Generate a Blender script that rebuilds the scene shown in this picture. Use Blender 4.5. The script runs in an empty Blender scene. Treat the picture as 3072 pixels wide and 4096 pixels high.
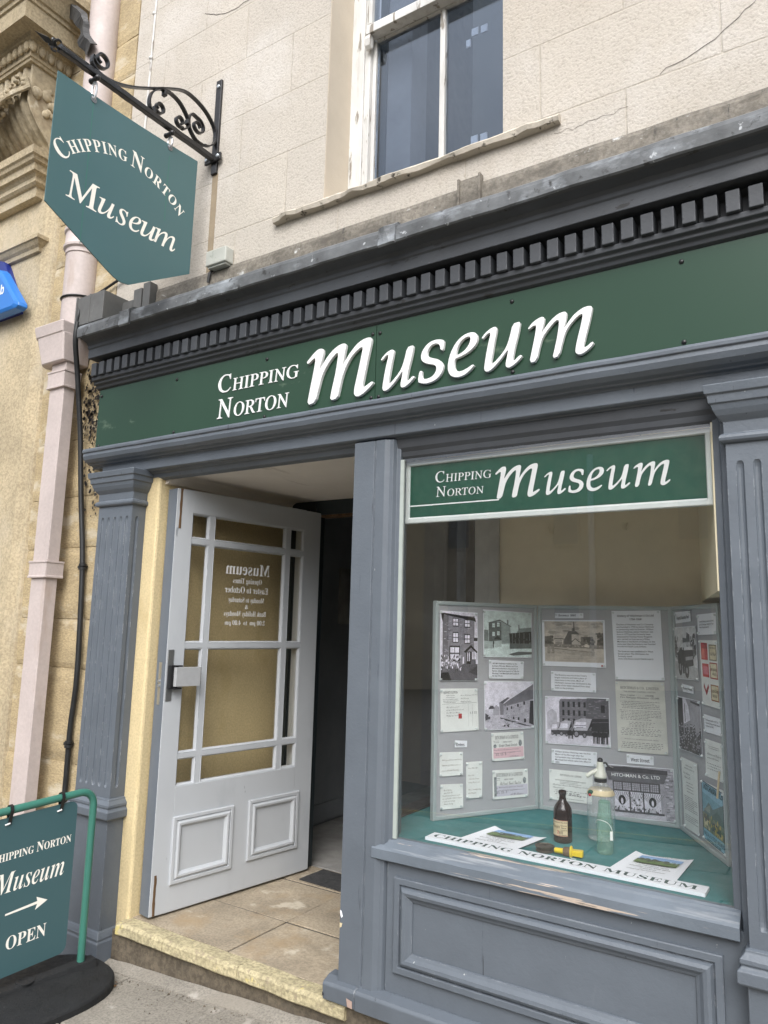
import bpy, bmesh, math, random
from mathutils import Vector, Matrix, noise
random.seed(7)
S = bpy.context.scene
COL = S.collection
# ------------------------------------------------------------------ camera
cam = bpy.data.objects.new('camera', bpy.data.cameras.new('camera')); COL.objects.link(cam); S.camera = cam
YAW, PITCH, ROLL, FPX = 0.571923, 0.153789, 0.025150, 2916.7
fw = Vector((-math.sin(YAW)*math.cos(PITCH), math.cos(YAW)*math.cos(PITCH), math.sin(PITCH)))
rt = Vector((math.cos(YAW), math.sin(YAW), 0)); up = rt.cross(fw)
r2 = rt*math.cos(ROLL)+up*math.sin(ROLL); u2 = up*math.cos(ROLL)-rt*math.sin(ROLL)
mw = Matrix((r2, u2, -fw)).transposed().to_4x4(); mw.translation = Vector((0, -2.6, 1.5))
cam.matrix_world = mw
cam.data.sensor_fit = 'VERTICAL'; cam.data.sensor_height = 36; cam.data.lens = FPX/4096*36
cam.data.clip_start = 0.05; cam.data.clip_end = 300
# ------------------------------------------------------------------ sky, sun, exposure
SUN_EL, SUN_ROT = math.radians(46), math.radians(152)
W = bpy.data.worlds.new("World"); S.world = W; W.use_nodes = True
wn = W.node_tree.nodes; wl = W.node_tree.links
bg = wn['Background']; sky = wn.new('ShaderNodeTexSky'); sky.sky_type = 'NISHITA'; sky.sun_disc = False
sky.sun_elevation = SUN_EL; sky.sun_rotation = SUN_ROT; sky.dust_density = 4.0; sky.air_density = 1.0
hs = wn.new('ShaderNodeHueSaturation'); hs.inputs['Saturation'].default_value = 0.22
wl.new(sky.outputs[0], hs.inputs['Color']); wtc = wn.new('ShaderNodeTexCoord'); cn = wn.new('ShaderNodeTexNoise'); cn.inputs['Scale'].default_value = 3.2; cn.inputs['Detail'].default_value = 6   # broken cloud
wl.new(wtc.outputs['Generated'], cn.inputs['Vector']); cr = wn.new('ShaderNodeValToRGB'); cr.color_ramp.elements[0].position = .36; cr.color_ramp.elements[1].position = .66
cr.color_ramp.elements[0].color = (.62, .66, .74, 1); cr.color_ramp.elements[1].color = (1.2, 1.18, 1.15, 1); wl.new(cn.outputs[0], cr.inputs[0])
cm = wn.new('ShaderNodeMix'); cm.data_type = 'RGBA'; cm.blend_type = 'MULTIPLY'; cm.inputs[0].default_value = 1
wl.new(hs.outputs[0], cm.inputs[6]); wl.new(cr.outputs[0], cm.inputs[7]); wl.new(cm.outputs[2], bg.inputs[0]); bg.inputs[1].default_value = 0.15
sl = bpy.data.lights.new('sun', 'SUN'); sl.energy = 1.3; sl.angle = math.radians(55); sl.color = (1, .985, .965)
sun = bpy.data.objects.new('sun', sl); COL.objects.link(sun)
sd = Vector((math.sin(SUN_ROT)*math.cos(SUN_EL), math.cos(SUN_ROT)*math.cos(SUN_EL), math.sin(SUN_EL)))
sun.rotation_euler = (-sd).to_track_quat('-Z', 'Y').to_euler()
S.view_settings.view_transform = 'Standard'; S.view_settings.look = 'None'
S.view_settings.gamma = 1; S.view_settings.exposure = 0.88
S.cycles.max_bounces = 10; S.cycles.transparent_max_bounces = 16; S.cycles.caustics_reflective = False; S.cycles.caustics_refractive = False
# ------------------------------------------------------------------ outlines measured on the fascia, in millimetres and metres
MUSEUM_OUTLINES=[[(-2111,2721),(-2098,2733),(-2070,2758),(-2049,2771),(-2032,2773),(-2019,2770),(-2015,2759),(-2014,2744),(-2022,2713),(-2031,2683),(-2032,2671),(-2020,2687),(-1997,2718),(-1967,2747),(-1937,2765),(-1910,2773),(-1893,2772),(-1886,2765),(-1885,2752),(-1891,2724),(-1900,2677),(-1901,2666),(-1886,2689),(-1860,2722),(-1828,2753),(-1796,2770),(-1766,2775),(-1750,2772),(-1745,2764),(-1745,2748),(-1754,2710),(-1768,2645),(-1782,2580),(-1788,2550),(-1786,2543),(-1778,2545),(-1756,2556),(-1739,2565),(-1731,2562),(-1730,2555),(-1749,2538),(-1777,2518),(-1803,2507),(-1819,2507),(-1829,2515),(-1833,2529),(-1829,2560),(-1813,2625),(-1799,2690),(-1791,2728),(-1796,2736),(-1811,2732),(-1843,2710),(-1872,2675),(-1891,2638),(-1903,2606),(-1914,2556),(-1924,2515),(-1967,2510),(-1959,2557),(-1944,2618),(-1933,2680),(-1928,2726),(-1932,2735),(-1949,2726),(-1979,2697),(-2005,2661),(-2021,2628),(-2033,2581),(-2052,2514),(-2099,2507),(-2089,2566),(-2075,2634),(-2063,2697),(-2060,2726),(-2065,2733),(-2079,2726),(-2097,2712),(-2107,2711)],[(-1693,2657),(-1679,2672),(-1659,2687),(-1641,2693),(-1631,2693),(-1626,2685),(-1627,2669),(-1636,2628),(-1645,2577),(-1651,2547),(-1649,2539),(-1639,2542),(-1623,2555),(-1603,2574),(-1585,2597),(-1571,2635),(-1558,2689),(-1531,2693),(-1526,2687),(-1533,2646),(-1549,2588),(-1558,2544),(-1557,2536),(-1548,2538),(-1528,2555),(-1519,2551),(-1521,2544),(-1544,2524),(-1567,2511),(-1581,2511),(-1587,2518),(-1588,2531),(-1582,2557),(-1577,2588),(-1591,2571),(-1620,2539),(-1647,2516),(-1664,2509),(-1676,2512),(-1681,2524),(-1679,2542),(-1670,2597),(-1659,2644),(-1653,2667),(-1657,2673),(-1669,2668),(-1682,2655),(-1689,2652)],[(-1396,2649),(-1396,2659),(-1401,2671),(-1412,2678),(-1428,2679),(-1444,2672),(-1455,2656),(-1459,2639),(-1452,2626),(-1433,2617),(-1407,2608),(-1391,2596),(-1381,2579),(-1381,2562),(-1390,2540),(-1409,2522),(-1435,2512),(-1464,2509),(-1491,2517),(-1502,2524),(-1495,2570),(-1482,2570),(-1483,2556),(-1482,2542),(-1474,2532),(-1458,2530),(-1438,2534),(-1422,2545),(-1413,2561),(-1413,2575),(-1423,2586),(-1443,2592),(-1469,2601),(-1485,2616),(-1489,2632),(-1485,2652),(-1470,2674),(-1448,2690),(-1422,2696),(-1396,2693),(-1378,2686),(-1379,2665),(-1383,2641)],[(-1245,2557),(-1239,2551),(-1244,2545),(-1262,2529),(-1286,2516),(-1311,2512),(-1333,2517),(-1350,2530),(-1359,2552),(-1359,2573),(-1353,2607),(-1338,2642),(-1316,2671),(-1288,2690),(-1260,2696),(-1239,2693),(-1227,2682),(-1223,2664),(-1229,2642),(-1248,2622),(-1275,2607),(-1306,2598),(-1326,2595),(-1329,2579),(-1329,2561),(-1323,2546),(-1308,2536),(-1290,2537),(-1268,2545)],[(-1008,2660),(-994,2677),(-972,2691),(-952,2697),(-943,2694),(-940,2685),(-944,2663),(-952,2637),(-952,2630),(-939,2649),(-914,2676),(-887,2694),(-866,2699),(-854,2696),(-852,2685),(-856,2661),(-862,2638),(-863,2631),(-848,2651),(-824,2679),(-795,2696),(-772,2701),(-758,2698),(-754,2690),(-757,2672),(-768,2626),(-782,2576),(-790,2546),(-788,2540),(-777,2543),(-757,2558),(-752,2554),(-752,2548),(-772,2529),(-796,2516),(-810,2517),(-820,2526),(-821,2538),(-813,2577),(-799,2628),(-790,2669),(-794,2675),(-811,2668),(-838,2644),(-859,2613),(-870,2577),(-884,2525),(-911,2519),(-899,2564),(-888,2614),(-882,2659),(-885,2670),(-898,2668),(-926,2640),(-948,2612),(-959,2581),(-973,2521),(-1003,2518),(-992,2568),(-980,2621),(-974,2656),(-975,2667),(-986,2667),(-1000,2658),(-1005,2656)]]
E_COUNTER=[(-1323,2608),(-1316,2641),(-1300,2665),(-1282,2677),(-1263,2679),(-1257,2674),(-1256,2662),(-1263,2643),(-1281,2623),(-1303,2612),(-1318,2609)]
SCREW_CAPS=[(-2.378,2.789),(-2.376,2.493),(-1.749,2.792),(-1.71,2.79),(-1.749,2.495),(-1.709,2.494),(-1.08,2.795),(-1.078,2.5),(-0.439,2.798),(-3.025,2.791),(-3.668,2.793),(-3.022,2.495),(-3.659,2.491),(-0.441,2.499)]
SCROLLS={'main': [(-0.765,4.162),(-0.765,4.121),(-0.746,4.101),(-0.706,4.089),(-0.636,4.1),(-0.54,4.143),(-0.439,4.206),(-0.315,4.29),(-0.213,4.347),(-0.135,4.353),(-0.053,4.332),(0.01,4.286),(0.033,4.233),(0.025,4.18),(-0.013,4.139),(-0.047,4.126)],'c1': [(-0.39,4.095),(-0.421,4.114),(-0.427,4.155),(-0.414,4.199),(-0.382,4.239),(-0.344,4.263),(-0.292,4.274),(-0.238,4.264),(-0.192,4.231),(-0.164,4.193),(-0.169,4.157),(-0.194,4.128)],'c3': [(-0.047,4.121),(-0.104,4.119),(-0.146,4.149),(-0.163,4.184),(-0.163,4.221),(-0.144,4.255),(-0.106,4.28),(-0.066,4.28)]}
CURLS=[(-0.354,4.15),(-0.229,4.156),(-0.089,4.211),(-0.717,4.16)]
# ------------------------------------------------------------------ materials
MATS = {}
# outdoor colours dimmed to offset the exposure, so the window display reads better lit
OUTDOOR = set('paint paint_worn paint_sooty door_paint reveal_paint stone carved_stone rough_stone pipe_paint lead zinc concrete_edge white_paint_old render_wall old_render pavement step_edge step_riser mortar fascia_green sign_teal board_teal tube_green tan_strip alarm_blue alarm_navy grey_plastic door_edge'.split())
def lin(*c): return tuple(((v/255)/12.92 if v/255 <= .04045 else ((v/255+.055)/1.055)**2.4) for v in c)
def mat(name, col, rough=.6, var=.12, scale=5, bump=0., bscale=80, metal=0., spec=.5, spots=(), fine=0., stretch=(1, 1, 1), col2=None, coat=0., wear=None):
    """noise-varied surface. spots: (colour, scale, threshold, softness, stretch)"""
    if name in OUTDOOR:
        g_ = lambda q: tuple(v*.9 for v in q); col = g_(col); wear = wear and g_(wear); spots = [(g_(s[0]), *s[1:]) for s in spots]
    m = bpy.data.materials.new(name); m.use_nodes = True; MATS[name] = m
    N = m.node_tree.nodes; L = m.node_tree.links; b = N['Principled BSDF']
    tc = N.new('ShaderNodeTexCoord')
    def noi(sc, det=4, st=(1, 1, 1), off=0):
        mp = N.new('ShaderNodeMapping'); mp.inputs['Scale'].default_value = st; mp.inputs['Location'].default_value = (off, off*1.7, -off)
        L.new(tc.outputs['Object'], mp.inputs[0])
        n = N.new('ShaderNodeTexNoise'); n.inputs['Scale'].default_value = sc; n.inputs['Detail'].default_value = det
        n.inputs['Roughness'].default_value = .6
        L.new(mp.outputs[0], n.inputs['Vector']); return n
    def ramp(src, a, c, ca=(0, 0, 0, 1), cb=(1, 1, 1, 1)):
        r = N.new('ShaderNodeValToRGB'); r.color_ramp.elements[0].position = a; r.color_ramp.elements[1].position = c
        r.color_ramp.elements[0].color = ca; r.color_ramp.elements[1].color = cb
        L.new(src, r.inputs[0]); return r
    def mix(fac, a, c, typ='MIX'):
        x = N.new('ShaderNodeMix'); x.data_type = 'RGBA'; x.blend_type = typ
        for sock, v in ((x.inputs[0], fac), (x.inputs[6], a), (x.inputs[7], c)):
            if hasattr(v, 'links'): L.new(v, sock)
            else: sock.default_value = v if not isinstance(v, tuple) else (*v[:3], 1)
        return x.outputs[2]
    d = col2 or tuple(max(0, v*(1-var*2.2)) for v in col)
    c_hi = tuple(min(1, v*(1+var*.6)) for v in col)
    n1 = noi(scale, 6, stretch)
    c = ramp(n1.outputs[0], .3, .7, (*d, 1), (*c_hi, 1)).outputs[0]
    if fine:
        n2 = noi(bscale*.8, 3, stretch, 3)
        rr = ramp(n2.outputs[0], .36, .60, (1-fine, 1-fine, 1-fine, 1), (1, 1, 1, 1))
        c = mix(1.0, c, rr.outputs[0], 'MULTIPLY')
    for k, (sc_, ss, th, so, st) in enumerate(spots):
        n3 = noi(ss, 6, st, 7+k*5)
        c = mix(ramp(n3.outputs[0], th, th+so).outputs[0], c, sc_)
    if wear:                                                        # paint rubbed off along the arrises
        bv = N.new('ShaderNodeBevel'); bv.samples = 4; bv.inputs['Radius'].default_value = .006; ge = N.new('ShaderNodeNewGeometry')
        dt = N.new('ShaderNodeVectorMath'); dt.operation = 'DOT_PRODUCT'; L.new(bv.outputs[0], dt.inputs[0]); L.new(ge.outputs['True Normal'], dt.inputs[1])
        e1 = ramp(dt.outputs['Value'], .80, .97, (1, 1, 1, 1), (0, 0, 0, 1)); n5 = noi(16, 6, (1, 1, 1), 21); e2 = ramp(n5.outputs[0], .53, .60)
        c = mix(mix(1.0, e1.outputs[0], e2.outputs[0], 'MULTIPLY'), c, wear)
    L.new(c, b.inputs['Base Color'])
    rr_ = N.new('ShaderNodeMapRange'); n6 = noi(scale*4, 5, stretch, 13); L.new(n6.outputs[0], rr_.inputs[0]); rr_.inputs[1].default_value = .25; rr_.inputs[2].default_value = .75
    rr_.inputs[3].default_value = max(.02, rough*(.72 if rough > .36 else .97)); rr_.inputs[4].default_value = min(1, rough*(1.3 if rough > .36 else 1.04)); L.new(rr_.outputs[0], b.inputs['Roughness']); b.inputs['Metallic'].default_value = metal
    b.inputs['Specular IOR Level'].default_value = spec
    if coat: b.inputs['Coat Weight'].default_value = coat; b.inputs['Coat Roughness'].default_value = .08
    if bump:
        n4 = noi(bscale, 5, stretch, 1); bp = N.new('ShaderNodeBump'); bp.inputs['Strength'].default_value = bump
        bp.inputs['Distance'].default_value = .004; L.new(n4.outputs[0], bp.inputs['Height']); L.new(bp.outputs[0], b.inputs['Normal'])
    m['nodes_color'] = 0
    return m
def glass(name, tint=(.95, .97, .96), refl=1.0, body=None, mixb=0., gcol=(1, 1, 1)):
    m = bpy.data.materials.new(name); m.use_nodes = True; MATS[name] = m
    N = m.node_tree.nodes; L = m.node_tree.links; N.remove(N['Principled BSDF']); out = N['Material Output']
    t = N.new('ShaderNodeBsdfTransparent'); t.inputs[0].default_value = (*tint, 1)
    g = N.new('ShaderNodeBsdfGlossy'); g.inputs['Roughness'].default_value = .004; g.inputs[0].default_value = (*gcol, 1)
    f = N.new('ShaderNodeFresnel'); ge = N.new('ShaderNodeNewGeometry'); io = N.new('ShaderNodeMapRange'); L.new(ge.outputs['Backfacing'], io.inputs[0]); io.inputs[3].default_value = 1.5; io.inputs[4].default_value = 1/1.5; L.new(io.outputs[0], f.inputs[0])   # a thin sheet: both faces reflect alike
    mm = N.new('ShaderNodeMath'); mm.operation = 'MULTIPLY'; mm.inputs[1].default_value = refl; mm.use_clamp = True
    L.new(f.outputs[0], mm.inputs[0]); src = t.outputs[0]
    if body:
        d = N.new('ShaderNodeBsdfDiffuse'); d.inputs[0].default_value = (*body, 1); mx = N.new('ShaderNodeMixShader'); mx.inputs[0].default_value = mixb
        L.new(t.outputs[0], mx.inputs[1]); L.new(d.outputs[0], mx.inputs[2]); src = mx.outputs[0]
    s = N.new('ShaderNodeMixShader'); L.new(mm.outputs[0], s.inputs[0]); L.new(src, s.inputs[1]); L.new(g.outputs[0], s.inputs[2])
    L.new(s.outputs[0], out.inputs[0]); return m
WOOD = (.42, .31, .2); WHITE = (.78, .78, .76)
mat('paint', (.128, .149, .175), .45, .07, 3, .3, 70, spots=[((.102, .118, .138), 2.5, .52, .25, (1, 1, .4)), ((.165, .185, .21), 6, .66, .1, (1, 1, .3)), ((.045, .05, .06), 9, .685, .012, (7, 7, .22)), ((.45, .46, .46), 34, .725, .02, (1, 1, .5))], wear=(.36, .38, .40))
mat('paint_worn', (.15, .178, .21), .5, .08, 4, .35, 60, spots=[((.27, .29, .31), 16, .57, .08, (.12, 1, 3)), ((.52, .43, .35), 13, .605, .02, (.11, 1, 3)), ((.04, .045, .05), 22, .70, .02, (.08, 1, 3))])
mat('paint_sooty', (.056, .062, .071), .5, .12, 3, .15, 120, spots=[((.035, .036, .037), 3, .5, .3, (.5, 1, 1)), ((.02, .02, .02), 24, .66, .02, (.4, 1, 1)), ((.2, .2, .2), 40, .74, .02, (1, 1, 1))], wear=(.13, .14, .15))
mat('door_paint', (.52, .545, .57), .42, .03, 2, .06, 120, spots=[((.40, .425, .45), 3, .56, .2, (1, 1, .4)), ((.30, .32, .34), 20, .70, .02, (1, 1, .3))], wear=(.66, .68, .70))
mat('door_edge', (.15, .175, .21), .45, .05, 3)
mat('bare_wood', (.16, .09, .04), .8, .3, 20, .3, 60, stretch=(1, 1, .1))
mat('cream_plaster', (.70, .57, .33), .85, .06, 3, .7, 110, fine=.16, spots=[((.42, .31, .13), 2, .55, .2, (1, 1, .6))])
mat('tan_strip', (.34, .27, .18), .9, .1, 8, .4, 60)
mat('reveal_paint', (.64, .56, .45), .85, .05, 3, .4, 130)
mat('cream_ceiling', (.82, .77, .71), .8, .05, 2, .05, 60, spots=[((.35, .3, .26), 2.2, .62, .12, (2, .5, 1))])
mat('tan_wall', (.82, .72, .53), .8, .05, 1.5, .05, 80)
mat('cream_wall', (.84, .74, .52), .8, .03, 1.5)
mat('dark_panel', (.03, .025, .02), .6, .2, 3)
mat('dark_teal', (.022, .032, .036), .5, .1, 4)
mat('corridor_wall', (.24, .255, .265), .7, .1, 2)
mat('corridor_floor', (.36, .35, .33), .6, .25, 3, .05, 60)
mat('fascia_green', (.022, .060, .034), .25, .03, 1, 0, spots=[((.10, .15, .10), 6, .70, .06, (.5, 1, 1))], spec=.34)
mat('sign_teal', (.072, .155, .165), .3, .02, 1.5, 0)
mat('board_teal', (.056, .122, .135), .35, .03, 1.5)
mat('tube_green', (.052, .195, .15), .3, .06, 5, spots=[((.4, .45, .42), 40, .76, .02, (1, 1, 1))])
mat('rubber', (.010, .011, .012), .8, .2, 8, .4, 120, spots=[((.18, .18, .17), 55, .72, .03, (1, 1, 1))])
mat('white_letter', (.80, .80, .79), .4, .02, 5)
mat('cream_letter', (.90, .87, .79), .45, .02, 5)
mat('gold_dim', (.83, .83, .8), .5, .02, 5)
mat('window_green', (.0, .066, .040), .35, .03, 2)
mat('alu', (.66, .70, .68), .4, .04, 6, metal=.15)
mat('teal_cloth', (.035, .185, .19), .85, .10, 4, .3, 300, spots=[((.016, .09, .09), 3, .55, .25, (1, 1, 1)), ((.08, .2, .19), 9, .68, .06, (.5, 2, 1))])
mat('board_felt', (.39, .395, .41), .9, .03, 4, .15, 400)
mat('board_frame', (.36, .41, .41), .45, .03, 6)
mat('paper_white', (.80, .82, .86), .7, .02, 5)
mat('paper_cream', (.78, .80, .77), .75, .05, 14)
mat('paper_old', (.64, .64, .58), .8, .08, 12)
mat('ink', (.03, .03, .035), .7, .0, 5)
mat('ink_grey', (.16, .16, .16), .7, 0, 5)
mat('ink_brown', (.2, .16, .13), .7, 0, 5)
mat('ink_teal', (.02, .06, .06), .7, 0, 5)
mat('stone', (.60, .495, .325), .88, .12, 2.2, .9, 80, fine=.30, spots=[((.60, .53, .41), 1.3, .5, .2, (1, 1, .5)), ((.46, .34, .19), 1.7, .6, .2, (1, 1, .35)), ((.10, .085, .065), 26, .72, .05, (1, 1, 1))])
mat('carved_stone', (.57, .48, .33), .9, .18, 4, .8, 35, fine=.25, spots=[((.24, .18, .11), 5, .52, .2, (1, 1, .6)), ((.62, .55, .42), 7, .62, .08, (1, 1, 1))])
mat('rough_stone', (.57, .45, .265), .95, .14, 3, .8, 60, fine=.30, stretch=(1, 1, 2.2), spots=[((.58, .51, .38), 4, .55, .12, (1, 1, 2)), ((.36, .25, .12), 2.5, .6, .15, (1, 1, 1)), ((.07, .06, .05), 20, .68, .06, (1, 1, 1))])
mat('pipe_paint', (.61, .525, .495), .6, .08, 3, .3, 60, fine=.07, spots=[((.46, .37, .32), 6, .60, .12, (1, 1, .25)), ((.24, .13, .08), 30, .74, .02, (1, 1, 1))])
mat('old_lead', (.07, .07, .07), .6, .3, 12, .5, 40)
mat('lead', (.15, .158, .165), .65, .22, 8, .35, 50, metal=.1, spots=[((.32, .345, .37), 9, .53, .14, (.5, 1, 1)), ((.05, .05, .05), 14, .60, .06, (1, 1, 1)), ((.5, .52, .54), 26, .66, .04, (1, 1, 1))])
mat('zinc', (.14, .14, .135), .6, .12, 6, .1, 60, spots=[((.24, .24, .23), 10, .62, .1, (1, 1, 1))])
mat('concrete_edge', (.29, .26, .215), .85, .18, 5, .6, 80, fine=.35, spots=[((.13, .115, .095), 7, .53, .12, (.6, 1, 1.5)), ((.07, .065, .055), 20, .62, .06, (1, 1, .4)), ((.6, .6, .58), 14, .64, .05, (.6, 1, 1))])
mat('white_paint_old', (.74, .73, .70), .6, .10, 10, .8, 50, stretch=(1, 1, .25), spots=[((.55, .53, .49), 9, .55, .1, (1, 1, .15)), ((.28, .25, .21), 18, .60, .03, (1, 1, .16))], wear=(.40, .36, .31))
mat('black_iron', (.012, .012, .013), .3, .2, 12, .5, 30, spec=.6)
mat('black_plastic', (.013, .013, .014), .35, .1, 8)
mat('cable_black', (.016, .017, .018), .45, .2, 10, spots=[((.3, .28, .25), 30, .74, .03, (1, 1, .5))])
mat('dark_steel', (.25, .26, .27), .4, .05, 20, metal=.8)
mat('steel', (.58, .59, .60), .3, .05, 20, metal=.9)
mat('bolt_steel', (.60, .66, .70), .35, .05, 20, metal=.6)
mat('alu_grey', (.52, .53, .54), .4, .04, 30, metal=.4)
mat('alarm_blue', (.03, .20, .62), .3, .03, 3)
mat('alarm_navy', (.015, .03, .22), .3, .03, 3)
mat('grey_plastic', (.52, .53, .48), .5, .08, 12, spots=[((.25, .28, .22), 14, .6, .1, (1, 1, 1))])
mat('old_render', (.60, .54, .45), .9, .10, 6, .8, 60, spots=[((.07, .06, .045), 22, .60, .08, (1, 1, 1))])
mat('pavement', (.36, .33, .28), .9, .12, 2.5, .5, 130, fine=.36, spots=[((.29, .26, .215), 1.6, .50, .2, (1, 1, 1)), ((.46, .425, .375), 5, .60, .1, (1, 1, 1)), ((.13, .12, .10), 38, .68, .04, (1, 1, 1))])
mat('asphalt', (.10, .10, .10), .9, .15, 4, .4, 90)
mat('yellow_line', (.5, .4, .1), .8, .1, 8)
mat('flagstone', (.44, .365, .265), .7, .18, 3, .35, 100, fine=.28, spots=[((.33, .24, .14), 3.2, .55, .2, (1, 1, 1)), ((.20, .16, .115), 5, .66, .06, (1, 1, 1)), ((.52, .46, .36), 6, .60, .09, (1, 1, 1))])
mat('mortar', (.12, .105, .085), .95, .2, 10, .5, 60)
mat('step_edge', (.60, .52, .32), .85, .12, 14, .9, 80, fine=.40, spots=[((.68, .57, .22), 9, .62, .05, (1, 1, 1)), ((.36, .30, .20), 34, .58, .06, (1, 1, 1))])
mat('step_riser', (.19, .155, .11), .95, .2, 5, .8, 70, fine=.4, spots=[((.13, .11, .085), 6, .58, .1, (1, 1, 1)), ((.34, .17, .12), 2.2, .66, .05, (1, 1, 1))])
mat('brown_glass', (.018, .008, .005), .06, .1, 5, spec=.6)
mat('label_buff', (.62, .52, .33), .7, .05, 10)
mat('red_brick', (.42, .30, .25), .9, .1, 30)
mat('red_print', (.45, .05, .05), .6, .05, 10)
mat('siphon_cream', (.62, .63, .55), .3, .05, 8)
mat('siphon_black', (.014, .014, .014), .3, .05, 8)
mat('yellow_plastic', (.75, .55, .02), .35, .04, 6)
mat('cork', (.17, .11, .06), .9, .2, 40, .4, 60)
mat('dark_wood', (.055, .048, .035), .6, .25, 20, .4, 60)
mat('mat_black', (.05, .05, .05), .95, .2, 20, .8, 120)
mat('opposite_stone', (.68, .60, .46), .9, .15, 2, .2, 20)
mat('opposite_window', (.28, .28, .27), .15, .1, 2)
mat('bead_white', (.36, .40, .37), .5, .06, 12, spots=[((.25, .22, .18), 18, .63, .04, (1, 1, .2))])
mat('clear_plastic', (.62, .66, .66), .2, .0, 5)
mat('post_grey', (.60, .60, .58), .6)
mat('shutter_grey', (.26, .26, .25), .7)
m = mat('mirror', (.55, .62, .60), .04, .0, 5, metal=1.0)
glass('pane', (.985, .99, .99), 1.6)
glass('upper_pane', (.74, .78, .84), 1.8, gcol=(.82, .90, 1))
glass('door_pane', (.985, .98, .96), 1.0)
glass('clear_bottle', (.985, .99, .985), 1.6, (.85, .9, .9), .14)
glass('green_bottle', (.74, .89, .82), 1.0, (.42, .6, .52), .17)
# printed pictures: colour comes from the print's own vertex colours plus paper grain
def print_mat():
    m = bpy.data.materials.new('printed'); m.use_nodes = True; MATS['printed'] = m
    N = m.node_tree.nodes; L = m.node_tree.links; b = N['Principled BSDF']; b.inputs['Roughness'].default_value = .35
    a = N.new('ShaderNodeVertexColor'); a.layer_name = 'Col'
    tc = N.new('ShaderNodeTexCoord'); n = N.new('ShaderNodeTexNoise'); n.inputs['Scale'].default_value = 240; n.inputs['Detail'].default_value = 8; n.inputs['Roughness'].default_value = .7
    L.new(tc.outputs['Object'], n.inputs['Vector'])
    r = N.new('ShaderNodeValToRGB'); r.color_ramp.elements[0].position = .3; r.color_ramp.elements[1].position = .7
    r.color_ramp.elements[0].color = (.66, .66, .66, 1); r.color_ramp.elements[1].color = (1.2, 1.2, 1.2, 1)
    L.new(n.outputs[0], r.inputs[0]); x = N.new('ShaderNodeMix'); x.data_type = 'RGBA'; x.blend_type = 'MULTIPLY'; x.inputs[0].default_value = 1
    L.new(a.outputs[0], x.inputs[6]); L.new(r.outputs[0], x.inputs[7])
    n2 = N.new('ShaderNodeTexNoise'); n2.inputs['Scale'].default_value = 34; n2.inputs['Detail'].default_value = 5; L.new(tc.outputs['Object'], n2.inputs['Vector'])
    r2_ = N.new('ShaderNodeValToRGB'); r2_.color_ramp.elements[0].position = .35; r2_.color_ramp.elements[1].position = .65; r2_.color_ramp.elements[0].color = (.82, .82, .82, 1); r2_.color_ramp.elements[1].color = (1.08, 1.08, 1.08, 1)
    L.new(n2.outputs[0], r2_.inputs[0]); x2 = N.new('ShaderNodeMix'); x2.data_type = 'RGBA'; x2.blend_type = 'MULTIPLY'; x2.inputs[0].default_value = 1
    L.new(x.outputs[2], x2.inputs[6]); L.new(r2_.outputs[0], x2.inputs[7]); L.new(x2.outputs[2], b.inputs['Base Color'])
print_mat()
def render_wall_mat():
    m = mat('render_wall', (.605, .55, .475), .95, .05, 1.3, .0, 100, spots=[((.53, .47, .39), 1.1, .52, .2, (1, 1, .6)), ((.64, .595, .535), 1.7, .54, .15, (1, 1, 1)), ((.47, .415, .345), 2.6, .66, .1, (1.6, 1, .35))])
    N = m.node_tree.nodes; L = m.node_tree.links; b = N['Principled BSDF']
    tc = N.new('ShaderNodeTexCoord'); mp = N.new('ShaderNodeMapping')
    mp.inputs['Rotation'].default_value = (math.radians(-90), 0, 0); mp.inputs['Location'].default_value = (JX, JZ, 0)
    L.new(tc.outputs['Object'], mp.inputs[0])
    br = N.new('ShaderNodeTexBrick'); br.inputs['Scale'].default_value = 1; br.inputs['Mortar Size'].default_value = .0042; br.inputs['Mortar Smooth'].default_value = .35
    br.inputs['Brick Width'].default_value = .695; br.inputs['Row Height'].default_value = .351; br.offset = .5; br.offset_frequency = 2
    br.inputs['Color1'].default_value = (1, 1, 1, 1); br.inputs['Color2'].default_value = (.965, .97, .98, 1); br.inputs['Mortar'].default_value = (.93, .92, .895, 1)
    L.new(mp.outputs[0], br.inputs[0])
    src = b.inputs['Base Color'].links[0].from_socket
    x = N.new('ShaderNodeMix'); x.data_type = 'RGBA'; x.blend_type = 'MULTIPLY'; x.inputs[0].default_value = 1
    L.new(src, x.inputs[6]); L.new(br.outputs[0], x.inputs[7]); 
    n = N.new('ShaderNodeTexNoise'); n.inputs['Scale'].default_value = 85; n.inputs['Detail'].default_value = 5; n.inputs['Roughness'].default_value = .65
    L.new(tc.outputs['Object'], n.inputs['Vector'])
    r = N.new('ShaderNodeValToRGB'); r.color_ramp.elements[0].position = .34; r.color_ramp.elements[1].position = .5
    r.color_ramp.elements[0].color = (.76, .745, .725, 1); r.color_ramp.elements[1].color = (1, 1, 1, 1); L.new(n.outputs[0], r.inputs[0])
    y = N.new('ShaderNodeMix'); y.data_type = 'RGBA'; y.blend_type = 'MULTIPLY'; y.inputs[0].default_value = .8
    L.new(x.outputs[2], y.inputs[6]); L.new(r.outputs[0], y.inputs[7]); L.new(y.outputs[2], b.inputs['Base Color'])
    s = N.new('ShaderNodeMath'); s.operation = 'SUBTRACT'; L.new(n.outputs[0], s.inputs[0]); L.new(br.outputs[1], s.inputs[1])
    bp = N.new('ShaderNodeBump'); bp.inputs['Strength'].default_value = .75; bp.inputs['Distance'].default_value = .006
    L.new(s.outputs[0], bp.inputs['Height']); L.new(bp.outputs[0], b.inputs['Normal'])
JX, JZ = -0.0655, -0.092
render_wall_mat()
def flute_stain(m): pass
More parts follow.
